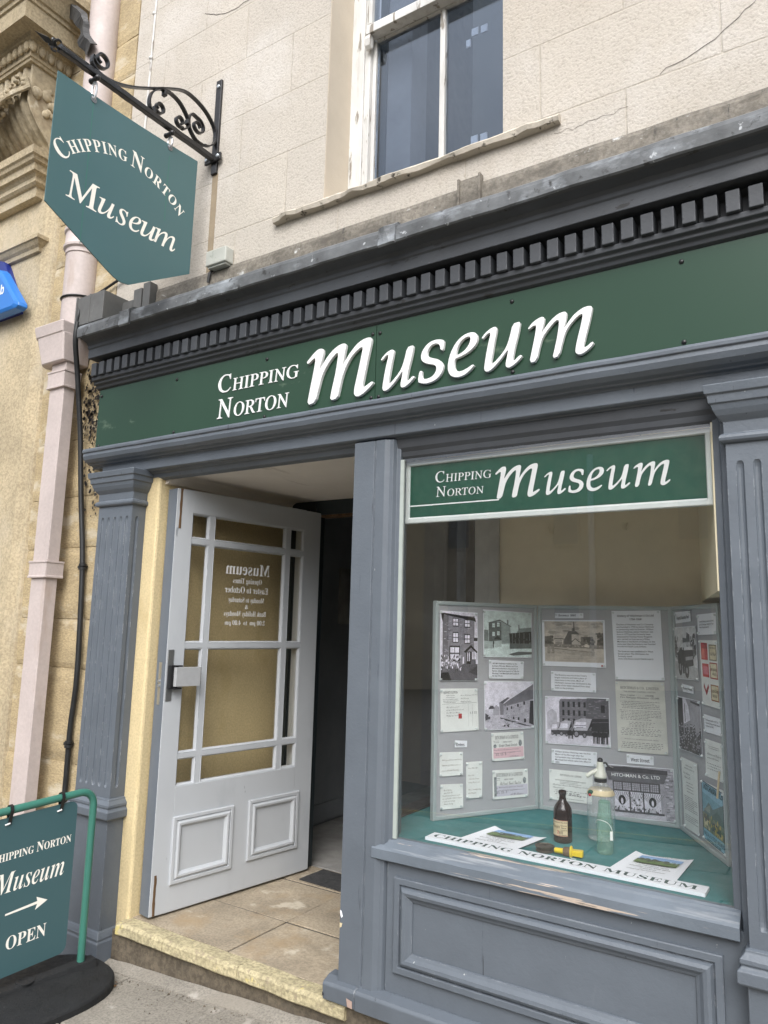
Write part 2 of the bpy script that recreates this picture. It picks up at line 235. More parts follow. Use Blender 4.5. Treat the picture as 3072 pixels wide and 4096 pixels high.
# ------------------------------------------------------------------ building blocks
class F:
    """a frame: s runs along u, t along v, h out of the surface along n"""
    def __init__(s, o, u, v=(0, 0, 1)):
        s.o = Vector(o); s.u = Vector(u).normalized(); s.v = Vector(v).normalized(); s.n = s.u.cross(s.v)
    def p(s, a, b, h=0.): return s.o+s.u*a+s.v*b+s.n*h
WF = F((0, 0, 0), (1, 0, 0))                      # the shop front: s = x, t = z, h = towards the street
def wloc(o):
    v = Vector(o.location)
    while o.parent: o = o.parent; v = v if o is None else v
    return v
LOC = {}
def link(o, parent, loc):
    LOC[o] = Vector(loc); COL.objects.link(o); o.location = loc
    if parent:
        o.parent = parent; o.matrix_parent_inverse = Matrix.Translation(-LOC[parent])
        # location is kept in world terms through the inverse
    return o
def tag(o, label=None, cat=None, group=None, kind=None):
    if label: o['label'] = label
    if cat: o['category'] = cat
    if group: o['group'] = group
    if kind: o['kind'] = kind
    return o
def thing(name, loc, label, cat, group=None):
    o = bpy.data.objects.new(name, None); link(o, None, loc); o.empty_display_size = .1
    return tag(o, label, cat, group)
class MB:
    def __init__(s): s.v = []; s.f = []; s.c = []; s.sm = []
    def add(s, vs, fs, col=None, smooth=False):
        b = len(s.v); s.v += [Vector(q) for q in vs]; s.f += [[b+i for i in f] for f in fs]; s.c += [col]*len(fs); s.sm += [smooth]*len(fs); return s
    def box(s, fr, a0, a1, b0, b1, h0, h1, col=None):
        P = [fr.p(a, b, h) for h in (h0, h1) for b in (b0, b1) for a in (a0, a1)]
        return s.add(P, [(0, 1, 3, 2), (4, 6, 7, 5), (0, 4, 5, 1), (2, 3, 7, 6), (0, 2, 6, 4), (1, 5, 7, 3)], col)
    def loft(s, rings, closed=True, caps=True, smooth=False):
        n = len(rings[0]); vs = [q for r in rings for q in r]; fs = []
        for i in range(len(rings)-1):
            for j in range(n if closed else n-1):
                k = (j+1) % n; fs.append((i*n+j, i*n+k, (i+1)*n+k, (i+1)*n+j))
        s.add(vs, fs, None, smooth)
        if caps:
            s.add(rings[0], [tuple(range(n))[::-1]]); s.add(rings[-1], [tuple(range(n))])
        return s
    def prism(s, fr, pts, h0, h1):
        return s.loft([[fr.p(a, b, h) for a, b in pts] for h in (h0, h1)])
    def poly(s, fr, pts, h=0., col=None):
        return s.add([fr.p(a, b, h) for a, b in pts], [tuple(range(len(pts)))], col)
    def profile_x(s, prof, x0, x1, step=None, jit=0., smooth=False):
        n = max(1, int((x1-x0)/step)) if step else 1
        rings = []
        for i in range(n+1):
            x = x0+(x1-x0)*i/n
            d = jit*noise.noise((x*6, 3.1, 0)) if jit else 0; e = jit*noise.noise((x*7, 9.1, 4)) if jit else 0
            rings.append([Vector((x, y+d, z+e)) for y, z in prof])
        return s.loft(rings, smooth=smooth)
    def profile_z(s, prof, z0, z1): return s.loft([[Vector((x, y, z)) for x, y in prof] for z in (z0, z1)])
    def frame(s, fr, r, steps):
        """mitred moulding round rectangle r=(a0,b0,a1,b1): steps of (inset, height)"""
        a0, b0, a1, b1 = r; rings = [[fr.p(a0+i, b0+i, h), fr.p(a1-i, b0+i, h), fr.p(a1-i, b1-i, h), fr.p(a0+i, b1-i, h)] for i, h in steps]
        return s.loft(rings, caps=False)
    def tube(s, path, r, n=10, flat=None, caps=True, smooth=True):
        P = [Vector(q) for q in path]; rings = []; up_ = None
        for i, q in enumerate(P):
            t = (P[min(i+1, len(P)-1)]-P[max(i-1, 0)]).normalized()
            if flat: x = Vector(flat).normalized()
            else:
                if up_ is None: up_ = t.orthogonal().normalized()
                x = (up_-t*up_.dot(t)).normalized(); up_ = x
            y = t.cross(x).normalized(); rr = r[i] if isinstance(r, (list, tuple)) and not flat else r
            if flat: w, th = r; rings.append([q+x*w/2+y*th/2, q-x*w/2+y*th/2, q-x*w/2-y*th/2, q+x*w/2-y*th/2])
            else: rings.append([q+(x*math.cos(2*math.pi*k/n)+y*math.sin(2*math.pi*k/n))*rr for k in range(n)])
        return s.loft(rings, caps=caps, smooth=smooth and not flat)
    def lathe(s, prof, c, n=24, axis=(0, 0, 1), smooth=True, wob=None):
        ax = Vector(axis).normalized(); x = ax.orthogonal().normalized(); y = ax.cross(x); c = Vector(c)
        rings = [[c+ax*h+(x*math.cos(2*math.pi*k/n)+y*math.sin(2*math.pi*k/n))*(r*(wob(k/n, h) if wob else 1)) for k in range(n)] for r, h in prof]
        return s.loft(rings, caps=True, smooth=smooth)
    def ball(s, c, r, sx=(1, 1, 1), n=10, m=6):
        c = Vector(c); rings = [[c+Vector((sx[0]*r*math.sin(math.pi*i/m)*math.cos(2*math.pi*k/n), sx[1]*r*math.sin(math.pi*i/m)*math.sin(2*math.pi*k/n), sx[2]*r*math.cos(math.pi*i/m))) for k in range(n)] for i in range(m+1)]
        rings[0] = [q+Vector((1e-5*j, 0, 0)) for j, q in enumerate(rings[0])]
        return s.loft(rings, caps=False, smooth=True)
    def build(s, name, m, parent=None, origin=None, bevel=0., label=None, rough=0.):
        if origin is None:
            lo = Vector((min(q.x for q in s.v), min(q.y for q in s.v), min(q.z for q in s.v))); hi = Vector((max(q.x for q in s.v), max(q.y for q in s.v), max(q.z for q in s.v)))
            origin = Vector(((lo.x+hi.x)/2, (lo.y+hi.y)/2, lo.z))
        origin = Vector(origin)
        me = bpy.data.meshes.new(name); me.from_pydata([q-origin for q in s.v], [], s.f)
        me.polygons.foreach_set('use_smooth', s.sm)
        if any(c is not None for c in s.c):
            ca = me.color_attributes.new('Col', 'FLOAT_COLOR', 'CORNER')
            for p in me.polygons:
                c = s.c[p.index] or (0, 0, 0)
                for li in p.loop_indices: ca.data[li].color = (*c, 1)
        else:
            bm = bmesh.new(); bm.from_mesh(me); bmesh.ops.remove_doubles(bm, verts=bm.verts, dist=1e-6); bmesh.ops.recalc_face_normals(bm, faces=bm.faces); bm.to_mesh(me); bm.free()
        if any(s.sm): me.set_sharp_from_angle(angle=math.radians(42))
        me.materials.append(MATS[m]); o = bpy.data.objects.new(name, me); link(o, parent, origin)
        if bevel:
            b = o.modifiers.new('edge', 'BEVEL'); b.width = bevel; b.segments = 2; b.limit_method = 'ANGLE'; b.angle_limit = math.radians(35)
        if label: o['label'] = label
        return o
def catmull(P, n=6):
    P = [Vector(q) for q in P]; out = []
    for i in range(len(P)-1):
        a, b, c, d = P[max(i-1, 0)], P[i], P[i+1], P[min(i+2, len(P)-1)]
        for k in range(n):
            t = k/n; out.append(.5*((2*b)+(c-a)*t+(2*a-5*b+4*c-d)*t*t+(3*b-a-3*c+d)*t**3))
    return out+[P[-1]]
def chaikin(P, it=1):
    for _ in range(it):
        Q = []
        for i in range(len(P)):
            a, b = P[i], P[(i+1) % len(P)]; Q += [(a[0]*.75+b[0]*.25, a[1]*.75+b[1]*.25), (a[0]*.25+b[0]*.75, a[1]*.25+b[1]*.75)]
        P = Q
    return P
# ------------------------------------------------------------------ lettering (Blender's built-in letters, turned into meshes)
def alpha(t, U, Lo, D=None):
    o = ''
    for c in t:
        if 'A' <= c <= 'Z': o += chr(U+ord(c)-65)
        elif 'a' <= c <= 'z': o += chr(Lo+ord(c)-97)
        elif c.isdigit() and D: o += chr(D+ord(c)-48)
        else: o += c
    return o.replace('\U0001D455', '\u210e')
STY = {'sans': (None, 0, 0), 'sansb': ((0x1D5D4, 0x1D5EE, 0x1D7EC), 0, 0), 'serif': ((0x1D434, 0x1D44E, 0x1D7CE), .004, -.2), 'serifb': ((0x1D400, 0x1D41A, 0x1D7CE), 0, 0),
       'serifl': ((0x1D400, 0x1D41A, 0x1D7CE), -.004, 0), 'italic': ((0x1D434, 0x1D44E, 0x1D7CE), .003, 0), 'italicb': ((0x1D468, 0x1D482, 0x1D7CE), 0, 0), 'script': ((0x1D4D0, 0x1D4EA, 0x1D7CE), 0, 0), 'black': ((0x1D56C, 0x1D586, 0x1D7CE), 0, 0)}
def glyphs(t, style='sans', res=3, align='LEFT', off=None, space=1.0, word=1.0):
    """flat outline mesh of a line: (verts 2-D, faces), one unit = letter size"""
    al, of, sh = STY[style]
    c = bpy.data.curves.new('t', 'FONT'); c.body = alpha(t, *al) if al else t; c.size = 1; c.offset = of if off is None else off; c.shear = sh
    c.resolution_u = res; c.align_x = align; c.space_character = space; c.space_word = word; c.space_line = 1.0
    o = bpy.data.objects.new('t', c); me = o.to_mesh()
    v = [(q.co.x, q.co.y) for q in me.vertices]; f = [list(p.vertices) for p in me.polygons]
    o.to_mesh_clear(); bpy.data.objects.remove(o); bpy.data.curves.remove(c)
    return v, f
def put(mb, fr, g, a, b, sx, sy=None, h=0.0012, mirror=False):
    v, f = g; sy = sy or sx
    return mb.add([fr.p(a+(-x if mirror else x)*sx, b+y*sy, h) for x, y in v], f)
def fit(mb, fr, t, style, a0, a1, b0, b1, h=.0012, res=3, mirror=False, thick=0., **k):
    """letters stretched so that their outline fills the box a0..a1, b0..b1"""
    v, f = glyphs(t, style, res, **k); x0 = min(q[0] for q in v); x1 = max(q[0] for q in v); y0 = min(q[1] for q in v); y1 = max(q[1] for q in v)
    w = [(((a1-(x-x0)/(x1-x0)*(a1-a0)) if mirror else (a0+(x-x0)/(x1-x0)*(a1-a0))), b0+(y-y0)/(y1-y0)*(b1-b0)) for x, y in v]
    mb.add([fr.p(a, b, h+thick) for a, b in w], f)
    if thick:
        from collections import Counter
        ed = Counter(tuple(sorted((p[i], p[(i+1) % len(p)]))) for p in f for i in range(len(p)))
        for (i, j), n in ed.items():
            if n == 1: mb.add([fr.p(*w[i], h), fr.p(*w[j], h), fr.p(*w[j], h+thick), fr.p(*w[i], h+thick)], [(0, 1, 2, 3)])
    return mb
def caps(mb, fr, t, style, a0, a1, b0, H, small=.76, h=.0012, res=3, thick=0., gap=.0):
    """words in small capitals: the first letter of each is tall"""
    words = t.split(' '); parts = []
    x = 0
    for w in words:
        for k, q in ((w[0], 1.0), (w[1:], small)):
            v, f = glyphs(k, style, res); x0 = min(p[0] for p in v); x1 = max(p[0] for p in v); y1 = max(p[1] for p in v)
            parts.append((k, x, (x1-x0)*q, q)); x += (x1-x0)*q+.06+gap
        x += .22
    tot = parts[-1][1]+parts[-1][2]; k = (a1-a0)/tot
    for t_, xx, w, q in parts: fit(mb, fr, t_, style, a0+xx*k, a0+(xx+w)*k, b0, b0+H*q, h, res, thick=thick)
    return mb
# ------------------------------------------------------------------ ground and street
def zg(x): return -.205+.062*(x+3.2)
def sheet(name, m, x0, x1, y0, y1, dz=0., kind='structure'):
    mb = MB(); mb.add([(x0, y0, zg(x0)+dz), (x1, y0, zg(x1)+dz), (x1, y1, zg(x1)+dz), (x0, y1, zg(x0)+dz)], [(0, 1, 2, 3)])
    return tag(mb.build(name, m, origin=(0, 0, 0)), kind=kind)
sheet('ground', 'mortar', -60, 60, -40, 12, -.16)
sheet('road', 'asphalt', -60, 60, -24, -3.6, -.12)
mb = MB()
for y in (-3.85, -4.1): mb.add([(-40, y, zg(-40)-.116), (40, y, zg(40)-.116), (40, y+.1, zg(40)-.116), (-40, y+.1, zg(-40)-.116)], [(0, 1, 2, 3)])
tag(mb.build('road_markings', 'yellow_line', origin=(0, 0, 0)), kind='structure')
mb = MB()                                                          # kerb
mb.loft([[Vector((x, y, zg(x)+z)) for y, z in ((-3.6, -.13), (-3.6, -.004), (-3.45, 0), (-3.45, -.13))] for x in (-40, 40)])
tag(mb.build('kerb', 'step_riser', origin=(0, 0, 0)), kind='structure')
mb = MB()                                                          # paving slabs with open joints
y = -3.44; row = 0
while y < .05:
    d = .62 if row % 2 == 0 else .55; x = -9.0-(row % 2)*.4+(.18 if row == 5 else 0)
    while x < 6:
        w = .78+.25*((math.sin(row*7.1+x*3.3)+1)/2); e = .006; t = .003*math.sin(x*11+row)
        P = [(x+e, y+e), (x+w-e, y+e), (x+w-e, min(y+d-e, .26)), (x+e, min(y+d-e, .26))]
        mb.loft([[Vector((a, b, zg(a)+h)) for a, b in P] for h in (-.05, t)]); x += w
    y += d; row += 1
tag(mb.build('pavement', 'pavement', origin=(0, 0, 0), bevel=.004), kind='structure')
sheet('pavement_bed', 'mortar', -12, 8, -3.44, .26, -.014)
# ------------------------------------------------------------------ museum building: rendered upper storey, stone quoins, lobby, corridor
BLD = thing('museum_building', (-1.5, .3, 0), 'cream rendered building with scored ashlar lines rising above the grey shop front', 'building')
YW = -.05                                                           # h of the upper wall in the facade frame
WX0, WX1, WZ0, WZ1 = -2.115, -1.146, 3.585, 6.4
mb = MB()
for a0, a1, b0, b1 in ((-3.70, WX0, 2.9, 6.6), (WX1, 1.6, 2.9, 6.6), (WX0, WX1, 2.9, WZ0-.02)): mb.box(WF, a0, a1, b0, b1, YW-.30, YW)
mb.build('wall', 'render_wall', BLD, origin=(0, 0, 0))
mb = MB(); mb.box(WF, WX0-.004, WX0+.0035, 3.58, 6.5, -.25, -.053); mb.build('window_reveal', 'reveal_paint', BLD)
mb = MB()                                                           # rough sill, broken edge
rings = []
for i in range(60):
    x = -2.42+i*(1.53/59); a = noise.noise((x*5, 1, 0))*.022+noise.noise((x*17, 4, 0))*.012; b = noise.noise((x*6, 7, 2))*.014
    pr = max(.006, .036+a) if -2.40 < x < -.93 else .03
    rings.append([Vector((x, .20, 3.535)), Vector((x, .05-pr, 3.548-b*.6+max(0, a)*.5)), Vector((x, .05-pr-.006, 3.568+b*.6)), Vector((x, .05-pr*.6, 3.588+b*.6)), Vector((x, .20, 3.612))])
mb.loft(rings); mb.build('window_sill', 'old_render', BLD)
k = 1.0736
win = MB()
win.box(WF, -2.112, -2.03, 3.60, 6.5, -.33, -.245); win.box(WF, -2.03, -1.995, 3.60, 6.5, -.33, -.252); win.box(WF, -1.15, -1.0, 3.6, 6.5, -.33, -.245)
WIN = win.build('window', 'white_paint_old', BLD, bevel=.004)
mb = MB(); mb.box(WF, -1.994, -1.972, 3.60, 4.60, -.31, -.275); mb.box(WF, -1.972, -1.15, 3.60, 3.66, -.31, -.275); mb.box(WF, -1.972, -1.15, 4.60, 4.622, -.31, -.273)
mb.box(WF, -1.584, -1.555, 3.66, 4.60, -.305, -.272)
mb.build('lower_sash', 'white_paint_old', WIN, bevel=.003)
mb = MB(); mb.profile_x([(.21, 4.60), (.21, 4.645), (.225, 4.668), (.27, 4.668), (.27, 4.60)], -2.0, -1.1); mb.box(WF, -1.995, -1.972, 4.668, 6.4, -.268, -.222); mb.box(WF, -1.584, -1.558, 4.668, 6.4, -.262, -.226)
mb.loft([[Vector((x, y, z)) for y, z in ((.215, 4.60), (.205, 4.57), (.212, 4.535), (.226, 4.52), (.245, 4.53), (.25, 4.60))] for x in (-2.005, -1.972)])
mb.build('upper_sash', 'white_paint_old', WIN, bevel=.003)
mb = MB(); mb.box(WF, -1.972, -1.15, 3.655, 4.601, -.296, -.292); mb.box(WF, -1.972, -1.15, 4.66, 6.4, -.25, -.246); mb.build('pane', 'upper_pane', WIN)
mb = MB()                                                           # small brackets stuck to the inside of the glass
BX = -1.41
for z in (3.82, 4.41):
    mb = MB()
    for dx, dz in ((-.02, 0), (.03, -.005), (-.05, -.05)): mb.box(WF, BX+dx, BX+.035+dx-(.012 if dz < -.02 else 0), z+dz, z+dz+.04, -.325, -.318)
    mb.build('bracket', 'white_letter', WIN)
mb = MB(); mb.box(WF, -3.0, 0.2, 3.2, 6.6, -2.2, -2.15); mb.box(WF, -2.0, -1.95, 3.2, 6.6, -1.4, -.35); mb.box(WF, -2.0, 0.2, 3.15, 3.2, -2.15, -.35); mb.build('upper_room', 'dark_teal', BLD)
mb = MB(); mb.box(WF, -1.962, -1.80, 3.62, 6.5, -.52, -.36); mb.build('window_shutter', 'shutter_grey', BLD)
# cracks in the render
mb = MB()
for path, w in ((((-3.08, 5.12), (-2.98, 5.06), (-2.86, 5.03), (-2.70, 5.04), (-2.62, 5.09), (-2.60, 5.20), (-2.53, 5.33)), .004), (((.05, 3.99), (-.02, 3.93), (-.06, 3.88), (-.13, 3.80), (-.20, 3.74), (-.33, 3.66), (-.50, 3.612)), .0028), (((-.62, 3.525), (-.72, 3.515), (-.82, 3.508), (-.92, 3.515)), .0015), (((-2.09, 4.9), (-2.105, 4.6), (-2.10, 4.3), (-2.112, 4.1), (-2.125, 3.98)), .0035)):
    P = catmull([(a, b, 0) for a, b in path], 5); mb = MB()
    for i, (q, r) in enumerate(zip(P, P[1:])):
        j = noise.noise((i*1.7, 2, w*900))*.016; j2 = noise.noise(((i+1)*1.7, 2, w*900))*.016
        mb.poly(WF, [(q.x, q.y+j-w/2), (r.x, r.y+j2-w/2), (r.x, r.y+j2+w/2), (q.x, q.y+j+w/2)], YW+.0015)
    mb.build('crack', 'mortar', BLD)
# stone strip between the drainpipe and the render: dressed blocks of uneven height
mb = MB(); z = -.4; i = 0
while z < 6.5:
    h = (.42, .31, .36, .52, .28)[i % 5]
    g = 10
    x1 = -3.705 if z > 3.1 else -3.60
    rings = []
    for a in range(g+1):
        zz = z+.002+(h-.004)*a/g
        rings.append([Vector((-4.6+(x1+4.6)*b/14, .045+.007*noise.noise((-4.6+b*.3, zz*4, i*3))+(.006 if a in (0, g) else 0), zz)) for b in range(15)]+[Vector((x1, .35, zz)), Vector((-4.6, .35, zz))])
    mb.loft(rings); z += h; i += 1
mb.box(WF, -4.6, -3.72, -.4, 6.6, -.2, -.056); mb.build('quoin', 'rough_stone', BLD, origin=(0, 0, 0))
# lobby
mb = MB(); mb.box(WF, -3.60, -3.19, -.3, 2.32, -1.20, -.062); mb.build('lobby_wall', 'cream_plaster', BLD, bevel=.012)
mb = MB(); mb.box(WF, -3.3, -1.76, 2.30, 2.34, -1.30, -.13); mb.build('lobby_ceiling', 'cream_ceiling', BLD)
mb = MB(); mb.profile_x([(0, 0), (0, 0)], 0, 1) if 0 else None
mb.loft([[Vector((x, y, z)) for x, z in ((-3.19, 2.245), (-3.165, 2.25), (-3.15, 2.285), (-3.12, 2.30), (-3.19, 2.30))] for y in (.10, 1.16)]); mb.build('cornice_moulding', 'cream_ceiling', BLD)
mb = MB(); mb.box(WF, -1.83, -1.77, 0, .62, -1.25, -.14); mb.box(WF, -1.83, -1.77, 2.22, 2.30, -1.25, -.14); mb.box(WF, -1.83, -1.77, .62, 2.22, -1.25, -1.0); mb.build('lobby_partition', 'paint', BLD)
MB().box(WF, -1.806, -1.802, .62, 2.22, -1.0, -.14).build('partition_glass', 'pane', BLD)
mb = MB()                                                           # inner door frame at the back of the lobby
mb.box(WF, -3.19, -2.955, 0, 2.30, -1.26, -1.165); mb.box(WF, -2.955, -1.83, 2.205, 2.30, -1.26, -1.165)
for s in (.02, .05, .085, .12, .15): mb.box(WF, -3.165+s, -3.15+s, 0, 2.25, -1.166, -1.155)
mb.build('inner_door_frame', 'dark_teal', BLD, bevel=.004)
mb = MB(); mb.box(WF, -2.93, -1.85, 2.193, 2.204, -1.25, -1.17); mb.build('lintel_strip', 'bare_wood', BLD)
mb = MB(); mb.box(WF, -3.56, -3.505, 0, 2.6, -4.0, -1.27); mb.box(WF, -3.6, -1.0, 0, 2.6, -4.05, -4.0); mb.box(WF, -3.505, -3.49, 0.02, .15, -4.0, -1.27); mb.box(WF, -1.75, -1.70, 0, 2.6, -4.0, -1.27); mb.build('corridor_wall', 'corridor_wall', BLD)
mb = MB(); mb.box(WF, -3.6, -1.7, 2.5, 2.55, -4.0, -1.27); mb.build('corridor_ceiling', 'corridor_wall', BLD)
mb = MB(); mb.box(WF, -3.505, -3.495, 1.32, 1.45, -1.95, -1.86); mb.build('light_switch', 'alu_grey', BLD)
mb = MB(); mb.box(WF, -3.505, -3.49, 1.5, 1.95, -2.75, -2.2); mb.build('wall_notice', 'corridor_floor', BLD)
mb = MB(); mb.box(WF, -3.5, -1.75, -.06, 0.004, -4.0, -1.27); mb.build('corridor_floor', 'corridor_floor', BLD)
# ------------------------------------------------------------------ doorstep
STEP = thing('doorstep', (-2.5, .2, -.2), 'worn stone doorstep with a yellowed edge and tan flagstones in the open doorway', 'doorstep')
mb = MB()
xs = (-3.2, -2.525, -1.76); ys = (.085, .507, .99, 1.27)
for i in range(2):
    for j in range(3):
        e = .0035; mb.box(WF, xs[i]+e, xs[i+1]-e, -.06, .0-.003*((i+j) % 2), -ys[j+1]+.007, -ys[j]-.007)
mb.build('flagstones', 'flagstone', STEP, bevel=.0015)
mb = MB(); mb.box(WF, -3.2, -1.76, -.3, -.005, -1.27, -.09); mb.build('step_bed', 'mortar', STEP)
mb = MB()
for x0, x1 in ((-3.20, -2.86), (-2.857, -2.38), (-2.377, -1.80)):
    mb.profile_x([(-.004, -.012), (.002, -.003), (.012, .001), (.083, .001), (.083, -.055), (.0, -.055), (-.006, -.048)], x0, x1, .04, .006)
mb.build('step_edge', 'step_edge', STEP)
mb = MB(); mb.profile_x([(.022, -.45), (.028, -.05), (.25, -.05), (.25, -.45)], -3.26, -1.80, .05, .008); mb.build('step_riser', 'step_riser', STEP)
mb = MB(); mb.profile_x([(-.06, -.35), (-.045, -.200), (.02, -.180), (.03, -.35)], -3.3, -1.70, .05, .006)
for o_ in mb.v: o_.z += .062*(o_.x+3.2)
mb.build('mortar_fillet', 'pavement', STEP)
o = MB().box(F((-2.86, 1.02, .002), (1, -.05, 0), (0.05, 1, 0)), 0, .36, 0, .22, 0, .006).build('door_mat', 'mat_black', None)
tag(o, 'thin frayed black mat lying at the inner threshold by the open door', 'mat')
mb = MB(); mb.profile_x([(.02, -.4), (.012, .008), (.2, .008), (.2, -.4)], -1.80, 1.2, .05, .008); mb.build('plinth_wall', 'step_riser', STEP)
# ------------------------------------------------------------------ shop front
SF = thing('shopfront', (-1.7, 0, 0), 'grey painted timber shop front with dentil cornice, fluted pilasters and one big window', 'shop front')
XL, XR = -3.709, 1.2
mb = MB(); mb.profile_x([(.05, 3.19), (-.15, 3.185), (-.168, 3.165), (-.168, 3.118), (-.155, 3.105), (-.14, 3.10), (-.118, 3.092), (-.108, 3.078), (-.106, 3.062), (-.10, 3.057), (-.10, 3.004), (-.03, 3.002), (-.003, 2.985), (-.003, 2.902), (-.064, 2.90), (-.062, 2.88), (-.046, 2.874), (-.046, 2.862), (-.03, 2.854), (-.026, 2.840), (-.012, 2.834), (.05, 2.833)], XL, XR)
mb.build('cornice', 'paint_sooty', SF, bevel=.0025)
base = None
n = 0; x = XL+.012
while x < .25:
    if base is None:
        base = MB().box(WF, x, x+.0445, 2.901, 2.979, .002, .080).build('dentil', 'paint_sooty', SF, bevel=.003)
    else:
        d = base.copy(); link(d, SF, LOC[base]+Vector((n*.0697, random.uniform(-.0008, .0008), random.uniform(-.001, .001))))
    n += 1; x = XL+.012+n*.0697
mb = MB(); mb.profile_x([(.045, 3.20), (-.152, 3.193), (-.172, 3.178), (-.178, 3.160), (-.177, 3.112), (-.170, 3.106), (-.165, 3.12), (-.165, 3.16), (-.15, 3.180), (.045, 3.185)], XL-.012, XR, .03, .0035); mb.build('lead_flashing', 'lead', SF)
mb = MB(); mb.profile_x([(.049, 3.19), (.030, 3.19), (.034, 3.38), (.040, 3.40), (.049, 3.402)], XL+.4, XR, .06, .0035)
mb.box(WF, -1.345, -1.335, 3.19, 3.43, -.045, -.012); mb.box(WF, -1.245, -1.235, 3.19, 3.43, -.045, -.012); mb.box(WF, -1.335, -1.245, 3.19, 3.425, -.045, -.022); mb.build('flashing_upstand', 'concrete_edge', SF)
for xx in (-1.62, -3.33):
    mb = MB(); mb.loft([[Vector((x, y+.01*noise.noise((x*30, z*20, 0)), z)) for y, z in ((-.12, 3.206), (-.16, 3.20), (-.186, 3.18), (-.190, 3.10), (-.180, 3.094), (-.172, 3.11), (-.172, 3.165), (-.15, 3.187))] for x in (xx, xx+.03, xx+.06, xx+.085)]); mb.build('lead_clip', 'lead', SF)
mb = MB(); mb.box(WF, XL, XR, 2.36, 2.84, -.05, -.001); mb.build('frieze_board', 'paint', SF)
mb = MB(); mb.profile_x([(.0, 2.486), (-.078, 2.462), (-.083, 2.452), (-.082, 2.440), (-.074, 2.436), (-.076, 2.420), (-.068, 2.400), (-.05, 2.386), (-.03, 2.380), (-.026, 2.374), (-.008, 2.372), (-.004, 2.364), (.0, 2.364)], XL, XR, .12, .002); mb.build('sign_ledge', 'paint', SF, bevel=.002)
mb = MB(); mb.profile_x([(.10, 2.366), (-.002, 2.366), (-.002, 2.316), (.008, 2.310), (.028, 2.309), (.034, 2.300), (.05, 2.297), (.062, 2.275), (.085, 2.268), (.10, 2.268), (.10, 2.30), (.14, 2.302), (.14, 2.366)], XL+.09, XR); mb.build('architrave', 'paint', SF, bevel=.0025)
mb = MB(); mb.profile_x([(.030, 2.302), (.034, 2.262), (.044, 2.245), (.046, 2.225), (.052, 2.215), (.053, 2.205), (.062, 2.205), (.09, 2.30)], -1.64, -.33); mb.build('window_head', 'paint_sooty', SF, bevel=.002)
# pilasters: fluted shaft, capital and moulded base
def pilaster(x0, side_flute, label=None):
    W_, y0, y1 = .287, -.03, .07; fl = [.040, .090, .1435, .197, .247]
    def ring(z, d):
        P = [(x0, y1), (x0, y0)]
        for c in fl:
            w = .0118*min(1, .55+d*.6)
            P += [(x0+c-w, y0)]+[(x0+c+w*math.cos(math.pi-math.pi*j/6), y0+.0105*d*math.sin(math.pi*j/6)) for j in range(1, 6)]+[(x0+c+w, y0)]
        P += [(x0+W_, y0)]
        if side_flute:
            w = .0118*min(1, .55+d*.6); c = .005
            P += [(x0+W_, c-w)]+[(x0+W_-.0105*d*math.sin(math.pi*j/6), c-w*math.cos(math.pi*j/6)) for j in range(1, 6)]+[(x0+W_, c+w)]
        P += [(x0+W_, y1)]
        return [Vector((a, b, z)) for a, b in P]
    mb = MB(); mb.loft([ring(z, d) for z, d in ((.50, 0), (.630, 0), (.634, .35), (.642, .7), (.655, .95), (.67, 1), (2.02, 1), (2.035, .95), (2.047, .7), (2.054, .35), (2.058, 0), (2.20, 0))])
    P = mb.build('pilaster', 'paint', SF, label=label)
    def rects(st): return [[Vector((x0-p, y1+.03, z)), Vector((x0-p, y0-p, z)), Vector((x0+W_+p, y0-p, z)), Vector((x0+W_+p, y1, z))] for z, p in st]
    mb = MB(); mb.loft(rects([(2.118, .0), (2.120, .010), (2.126, .017), (2.135, .019), (2.144, .016), (2.149, .010), (2.151, .004), (2.190, .005), (2.198, .012), (2.210, .022), (2.228, .031), (2.246, .036), (2.250, .042), (2.276, .045), (2.281, .052), (2.309, .056), (2.313, .05)]))
    mb.build('capital', 'paint', P, bevel=.0015)
    mb = MB(); mb.loft(rects([(-.5, .036), (-.10, .034), (-.092, .028), (-.08, .03), (-.066, .024), (-.055, .018), (-.05, .011), (.474, .009), (.480, .028), (.486, .034), (.520, .034), (.527, .026), (.534, .022), (.540, .027), (.552, .026), (.562, .018), (.570, .012), (.576, .012), (.580, 0)]))
    mb.build('base', 'paint', P, bevel=.0025)
pilaster(-3.578, True); pilaster(-.323, False)
mb = MB(); mb.box(WF, -3.29, -3.20, -.3, 2.31, -.10, -.0605); mb.build('doorway_post', 'cream_plaster', BLD, bevel=.006)
# mullion between doorway and window
mb = MB(); mb.profile_z([(-1.838, .14), (-1.838, 0), (-1.732, 0), (-1.729, .007), (-1.724, .007), (-1.721, -.001), (-1.676, -.001), (-1.658, .012), (-1.642, .014), (-1.634, .034), (-1.617, .036), (-1.615, .08), (-1.64, .14)], .08, 2.30)
mb.build('mullion', 'paint', SF, bevel=.0025)
mb = MB(); mb.profile_z([(-.32, -.0), (-.33, .022), (-.345, .026), (-.352, .045), (-.372, .047), (-.374, .056), (-.374, .09), (-.30, .09)], .09, 2.30); mb.build('window_jamb', 'paint', SF, bevel=.002)
mb = MB(); mb.profile_z([(-1.618, .037), (-1.602, .040), (-1.602, .050), (-1.618, .052)], .655, 2.21); mb.build('window_bead', 'bead_white', SF)
mb = MB(); mb.profile_x([(.0, .577), (-.006, .582), (-.006, .618), (.004, .628), (.030, .642), (.034, .65), (.047, .656), (.07, .656), (.07, .577)], -1.69, -.352, .04, .0022); mb.build('window_sill', 'paint_worn', SF)
mb = MB(); mb.box(WF, -1.63, -.31, .07, .60, -.10, -.025); mb.build('stall_riser', 'paint', SF)
